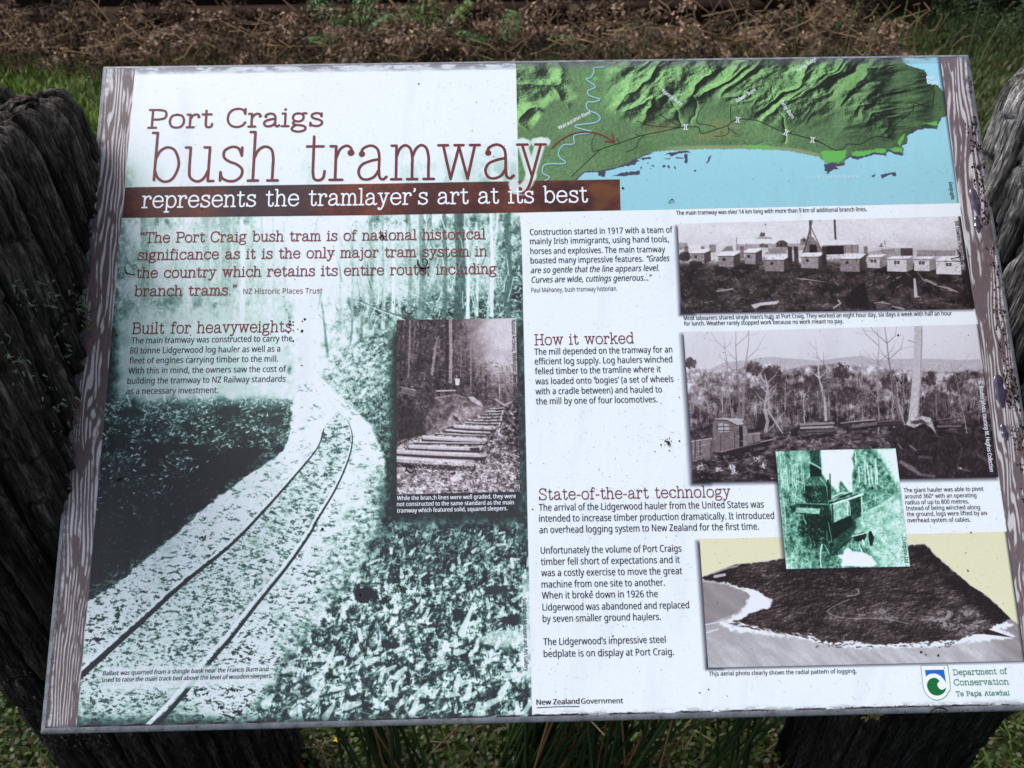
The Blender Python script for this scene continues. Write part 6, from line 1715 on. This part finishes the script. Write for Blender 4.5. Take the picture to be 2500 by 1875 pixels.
# single big stalks
for k, (a_, b_, c_, lb) in enumerate([((-2.52, 4.60, .02), (-2.60, 4.75, .25), (-2.85, 4.8, .55), 'thick tan bracken stalk leaning left above the left corner of the panel'),
                                  ((-3.70, 4.85, .05), (-3.8, 4.8, .28), (-3.65, 4.85, .50), 'bent bracken stalk standing at the far left of the dead bracken'),
                                  ((-.35, 4.5, .0), (-.55, 4.6, .16), (-.75, 4.7, .38), 'straight tan stalk leaning left between the two green ferns'),
                                  ((.35, 4.75, .05), (.3, 4.8, .3), (.42, 4.85, .52), 'upright pale stalk right of the green ferns'),
                                  ((1.55, 4.6, .1), (1.25, 4.65, .13), (.98, 4.7, .16), 'pale stalk lying almost level above the relief map')]):
    b = MB(); v, f = tube(spl([a_, b_, c_], 4), .0065, 6); b.add(v, f, np.array([.24, .16, .09]))
    tag(b.build('dead_bracken_stick', M_dead, None, True), lb, 'dead stalk', 'big bracken stalks')

# ------------------------------------------------------------------ green ferns
fcol = [(.05, .15, .035), (.07, .19, .04), (.04, .12, .028), (.06, .17, .035)]
def fern(name, base, fr, label, cat='fern', cols=fcol, leaf=.017):
    root = empty(name, base); tag(root, label, cat)
    rr_ = np.random.RandomState(int(abs(base[0]) * 1000))
    for az, el, L_ in fr:
        pts, lv, lc = frond(rr_, (0, 0, 0), az, el, L_, 15, 1, .86, cols, leaf, .42, .8, 6)
        b = MB(); v, f = tube(pts, [.0035 * (1 - .08 * j) for j in range(11)], 4); b.add(v, f, (.05, .10, .02))
        so_ = b.build('stem', M_plant, root)
        o = mesh_obj('leaflets', np.array(lv), np.arange(len(lv)).reshape(-1, 4), M_leaf, so_, tint=np.array(lc)); o['kind'] = 'stuff'
fern('green_fern', (-.98, 4.75, .10), [(2.6, .9, .42), (1.2, 1.1, .5), (3.6, .5, .34), (.4, .8, .3)], 'bright green fern standing highest in the dead bracken, left of the others')
fern('green_fern', (-.50, 4.72, .06), [(.6, .9, .42), (2.2, .9, .36), (1.6, 1.2, .42), (4.2, .4, .26)], 'yellow green fern with a spreading frond at the middle of the dead bracken', cols=[(.10, .20, .04), (.13, .22, .045)])
fern('green_fern', (.02, 4.55, .04), [(.2, .55, .46), (2.8, .7, .36), (-.3, .3, .42), (1.3, 1.1, .3)], 'low wide green fern just above the top edge of the panel')
fern('green_fern', (.62, 4.6, .03), [(.1, .4, .30), (2.6, .5, .26)], 'small olive fern half hidden in brown litter right of the low wide fern', cols=[(.05, .08, .02), (.06, .09, .025)])
fern('green_fern', (1.15, 4.9, .10), [(2.9, .5, .26), (3.6, .2, .22)], 'dark green sprig among the dead bracken behind the relief map', cols=[(.02, .05, .02), (.03, .06, .025)])
# feathery bush, top right
root = empty('feathery_bush', (3.25, 4.75, 0)); tag(root, 'feathery dark green bush at the top right corner', 'bush')
rb_ = np.random.RandomState(77)
for k in range(20):
    az = rb_.rand() * 6.28; el = rb_.uniform(.5, 1.4); L_ = rb_.uniform(.3, .55)
    pts, lv, lc = frond(rb_, (rb_.uniform(-.25, .25), rb_.uniform(-.15, .15), .02), az, el, L_, 13, 1, .6, [(.022, .05, .014), (.03, .065, .018), (.04, .07, .02)], .011, .30, .7, 6)
    b = MB(); v, f = tube(pts, [.003 * (1 - .08 * j) for j in range(11)], 4); b.add(v, f, (.03, .04, .015))
    so_ = b.build('branch', M_plant, root)
    o = mesh_obj('leaves', np.array(lv), np.arange(len(lv)).reshape(-1, 4), M_leaf, so_, tint=np.array(lc)); o['kind'] = 'stuff'

# ------------------------------------------------------------------ seeding rushes behind the panel
def seed_head(r_, tip, d, n_, L_, col, sz=.006):
    b = MB()
    for k in range(n_):
        t_ = k / n_; c = np.array(tip) - np.array(d) * L_ * t_
        a = r_.rand() * 6.28; e = np.array([math.cos(a), math.sin(a), r_.uniform(.1, 1.2)]); e /= np.linalg.norm(e)
        q = c + e * L_ * .30 * (.3 + t_) * r_.uniform(.3, 1)
        v, f = tube([c, q], [.0006, .0004], 3); b.add(v, f, col)
        for _ in range(3):
            w_ = r_.randn(3) * sz * .6; s_ = q + w_; u_ = r_.randn(3); u_ /= np.linalg.norm(u_); p_ = np.cross(u_, [.3, .2, 1]); p_ = p_ / np.linalg.norm(p_) * sz * .3
            b.add([s_ - u_ * sz, s_ + p_, s_ + u_ * sz, s_ - p_], [(0, 1, 2, 3)], np.array(col) * r_.uniform(.7, 1.5))
    return b
def rush(base, tip, bend, label, head=None, rad=.0028, col=(.05, .075, .02), hl=.10, hn=14, group='seeding rush stems behind the panel', cat='rush stem'):
    root = empty('seeding_rush', base); tag(root, label, cat, group)
    B, T_ = np.array(base, float), np.array(tip, float)
    m = (B + T_) / 2 + np.array(bend)
    P = spl([tuple(B - B), tuple(m - B), tuple(T_ - B)], 6)
    b = MB(); v, f = tube(P, [rad * (1 - .6 * i / len(P)) for i in range(len(P))], 5); b.add(v, f, col); b.build('stem', M_plant, root, True)
    if head is not None:
        d = T_ - m; d /= np.linalg.norm(d)
        seed_head(np.random.RandomState(int(abs(base[0]) * 997)), tuple(T_ - B), d, hn, hl, head, .005).build('seed_head', M_dead, root)
H1 = (.16, .11, .045); H2 = (.10, .11, .04)
for G_, T2, M2, hd, lb in [
    ((1.07, 1.875, 0.0), (1.187, 2.05, 0.841), (1.135, 1.95, 0.683), H2, 'rush stem with a slim pale seed head above the right half of the map'),
    ((1.202, 1.675, 0.0), (1.303, 1.85, 0.855), (1.258, 1.75, 0.733), H1, 'rush stem with the bushy brown seed head near the top right corner of the panel'),
    ((1.365, 2.075, 0.0), (1.455, 2.25, 0.799), (1.415, 2.15, 0.613), None, 'bare green rush stem just left of the bushy brown seed head'),
    ((0.974, 2.275, 0.0), (1.384, 2.45, 0.761), (1.202, 2.35, 0.578), H2, 'slender rush stem slanting right across the dark steel plate'),
    ((1.051, 1.775, 0.0), (1.26, 1.95, 0.853), (1.167, 1.85, 0.708), H2, 'rush stem with a thin green head between the slanting stem and the bushy brown head'),
    ((0.968, 1.875, 0.0), (0.973, 2.05, 0.843), (0.971, 1.95, 0.685), None, 'straight upright rush stem left of the dark steel plate'),
    ((0.871, 2.175, 0.0), (0.905, 2.35, 0.758), (0.89, 2.25, 0.608), H1, 'upright rush stem with an olive brown head above the middle of the map'),
    ((0.645, 1.975, 0.0), (0.654, 2.15, 0.748), (0.65, 2.05, 0.663), None, 'short green rush stem over the left part of the map'),
    ((0.342, 1.575, 0.0), (0.344, 1.75, 0.846), (0.343, 1.65, 0.771), None, 'dark rush stem, right one of a close pair above the river on the map'),
    ((0.341, 1.675, 0.0), (0.345, 1.85, 0.788), (0.343, 1.75, 0.745), None, 'shortest dark rush stem, left one of a close pair above the river on the map'),
    ((1.061, 2.075, 0.0), (1.131, 2.25, 0.741), (1.1, 2.15, 0.631), H1, 'short rush stem with a rusty brown tuft left of the slanting stem'),
    ((1.426, 1.775, 0.0), (1.644, 1.95, 0.805), (1.547, 1.85, 0.638), None, 'bare rush stem leaning right outside the top right corner of the panel'),
    ((1.694, 2.176, 0.0), (1.783, 2.35, 0.776), (1.743, 2.25, 0.552), None, 'tall bare rush stem rising behind the top right corner of the panel'),
    ((0.429, 1.875, 0.0), (0.476, 2.05, 0.759), (0.455, 1.95, 0.692), H1, 'low rush stem with a small brown tuft right of the dark pair')]:
    rush(G_, T2, tuple(np.array(M2) - (np.array(G_) + np.array(T2)) / 2), lb, hd, .0030, (.045, .075, .022))

# ------------------------------------------------------------------ rush clumps under the panel
def clump(name, base, blades_, label, seed, tips):
    root = empty(name, base); tag(root, label, 'rush clump', 'rush clumps under the panel')
    r_ = np.random.RandomState(seed)
    for k in range(blades_):
        tp = tips[k % len(tips)]
        T_ = np.array(tp) + r_.randn(3) * np.array([.07, .05, .05])
        b0 = np.array([r_.randn() * .035, r_.randn() * .03, -.01])
        m = (b0 + T_) / 2 + np.array([-T_[0] * .12, -T_[1] * .2, .04 + r_.rand() * .03])
        P = spl([tuple(b0), tuple(m), tuple(T_)], 7)
        dead = r_.rand() < .15
        col = np.array((.16, .09, .04) if dead else (.016, .036, .010)) * r_.uniform(.7, 1.5)
        v, f = tube(P, [(.0026 if not dead else .0018) * (1 - .7 * i / len(P)) + .0004 for i in range(len(P))], 5)
        b = MB(); b.add(v, f, col); b.build('blade', M_plant, root, True)
clump('rush_clump', (.00, -.10, 0), 70, 'dense clump of green and rusty rushes under the middle of the panel', 91, [(.20, .16, .55), (.34, .10, .5), (.12, .12, .62), (.45, .05, .42), (.03, .12, .6), (.28, .02, .62)])
clump('rush_clump', (-.24, -.13, 0), 30, 'dark rush clump under the left half of the panel beside the left post', 92, [(-.15, .20, .46), (-.22, .12, .50), (-.05, .20, .5), (-.10, .10, .60)])
clump('rush_clump', (.13, -.13, 0), 46, 'loose clump of tall green rushes fanning right under the panel, left of the right post', 94, [(.16, .14, .55), (.26, .08, .5), (.02, .14, .62), (.32, .04, .44), (-.06, .10, .6)])
clump('rush_clump', (.30, -.16, 0), 14, 'thin rush clump in front of the foot of the right post', 93, [(.12, .10, .55), (.24, .06, .48), (.05, .14, .55)])
# single long blade passing left behind the left post
b = MB(); v, f = tube(spl([(-.56, .02, .50), (-.75, .06, .60), (-1.05, .12, .72)], 7), [.0036] * 14 + [.003], 6); b.add(v, f, (.010, .022, .008))
tag(b.build('seeding_rush', M_plant, None, True), 'single dark rush stem reaching out to the left behind the left post', 'rush stem')
for (bx, by, bz), tip, lb in [((-.33, -.02, .05), (-.315, -.18, .36), 'small olive seed tuft on a rush below the left half of the panel'), ((.42, -.02, .1), (.405, -.30, .52), 'pale seed tuft touching the lower edge of the panel in front of the right post'), ((.50, -.05, .1), (.455, -.33, .40), 'olive seed tuft hanging before the right post')]:
    rush((bx, by, bz), tip, (0, -.02, .05), lb, (.15, .14, .05), .0013, (.04, .06, .015), .05, 20, 'small seeding rushes under the panel')
# dry twigs
for a_, c_, lb in [((-.13, -.02, .03), (-.155, -.22, .30), 'thin pale dry twig under the middle of the panel'), ((.02, .03, .04), (.10, -.20, .30), 'brown twig leaning right below the centre of the panel'), ((.13, .05, .04), (.02, -.12, .20), 'dry twig lying across the clover left of the rush clump'), ((-.36, -.15, .28), (-.30, -.25, .20), 'short rusty twig in front of the left post foot')]:
    b = MB(); m = tuple((np.array(a_) + np.array(c_)) / 2 + np.array([.01, 0, .01])); v, f = tube(spl([a_, m, c_], 5), .0014, 5); b.add(v, f, (.20, .13, .09)); tag(b.build('dry_twig', M_dead, None, True), lb, 'twig', 'dry twigs under the panel')
# broad leaved weed and a yellow flower
root = empty('broadleaf_weed', (.33, .02, .02)); tag(root, 'low weed with pointed fresh green leaves left of the right post', 'weed')
rw = np.random.RandomState(5)
for k in range(9):
    a = k * .7 + rw.rand() * .3; L_ = rw.uniform(.035, .065); V = []; e = rw.uniform(.2, .9)
    for i in range(6):
        t_ = i / 5; w_ = math.sin(math.pi * min(1, t_ * .9 + .08)) * L_ * .17
        c = np.array([math.cos(a) * t_ * L_, math.sin(a) * t_ * L_, .06 + math.sin(e) * L_ * t_ - .5 * L_ * t_ * t_])
        s_ = np.array([-math.sin(a), math.cos(a), 0]) * w_
        V += [c - s_, c - np.array([0, 0, w_ * .4]), c + s_]
    Fc = []
    for i in range(5):
        for j in range(2): Fc.append((i * 3 + j, i * 3 + j + 1, (i + 1) * 3 + j + 1, (i + 1) * 3 + j))
    mesh_obj('leaf', V, Fc, M_leaf, root, True, tint=np.tile(np.array([[.05, .105, .03]]) * rw.uniform(.8, 1.3), (len(V), 1)))
root = empty('yellow_flower', (-.355, -.065, .02)); tag(root, 'single small yellow flower in the clover under the panel', 'flower')
b = MB(); v, f = tube([(0, 0, 0), (.002, 0, .03)], .0008, 4); b.add(v, f, (.04, .08, .02)); b.build('stem', M_plant, root)
for k in range(5):
    a = k * 1.2566; p_ = [(0.002, 0, .03), (.004 * math.cos(a - .5) + .002, .004 * math.sin(a - .5), .032), (.008 * math.cos(a) + .002, .008 * math.sin(a), .034), (.004 * math.cos(a + .5) + .002, .004 * math.sin(a + .5), .032)]
    mesh_obj('petal', p_, [(0, 1, 2, 3)], M_leaf, root, tint=np.tile([[.75, .48, .01]], (4, 1)))
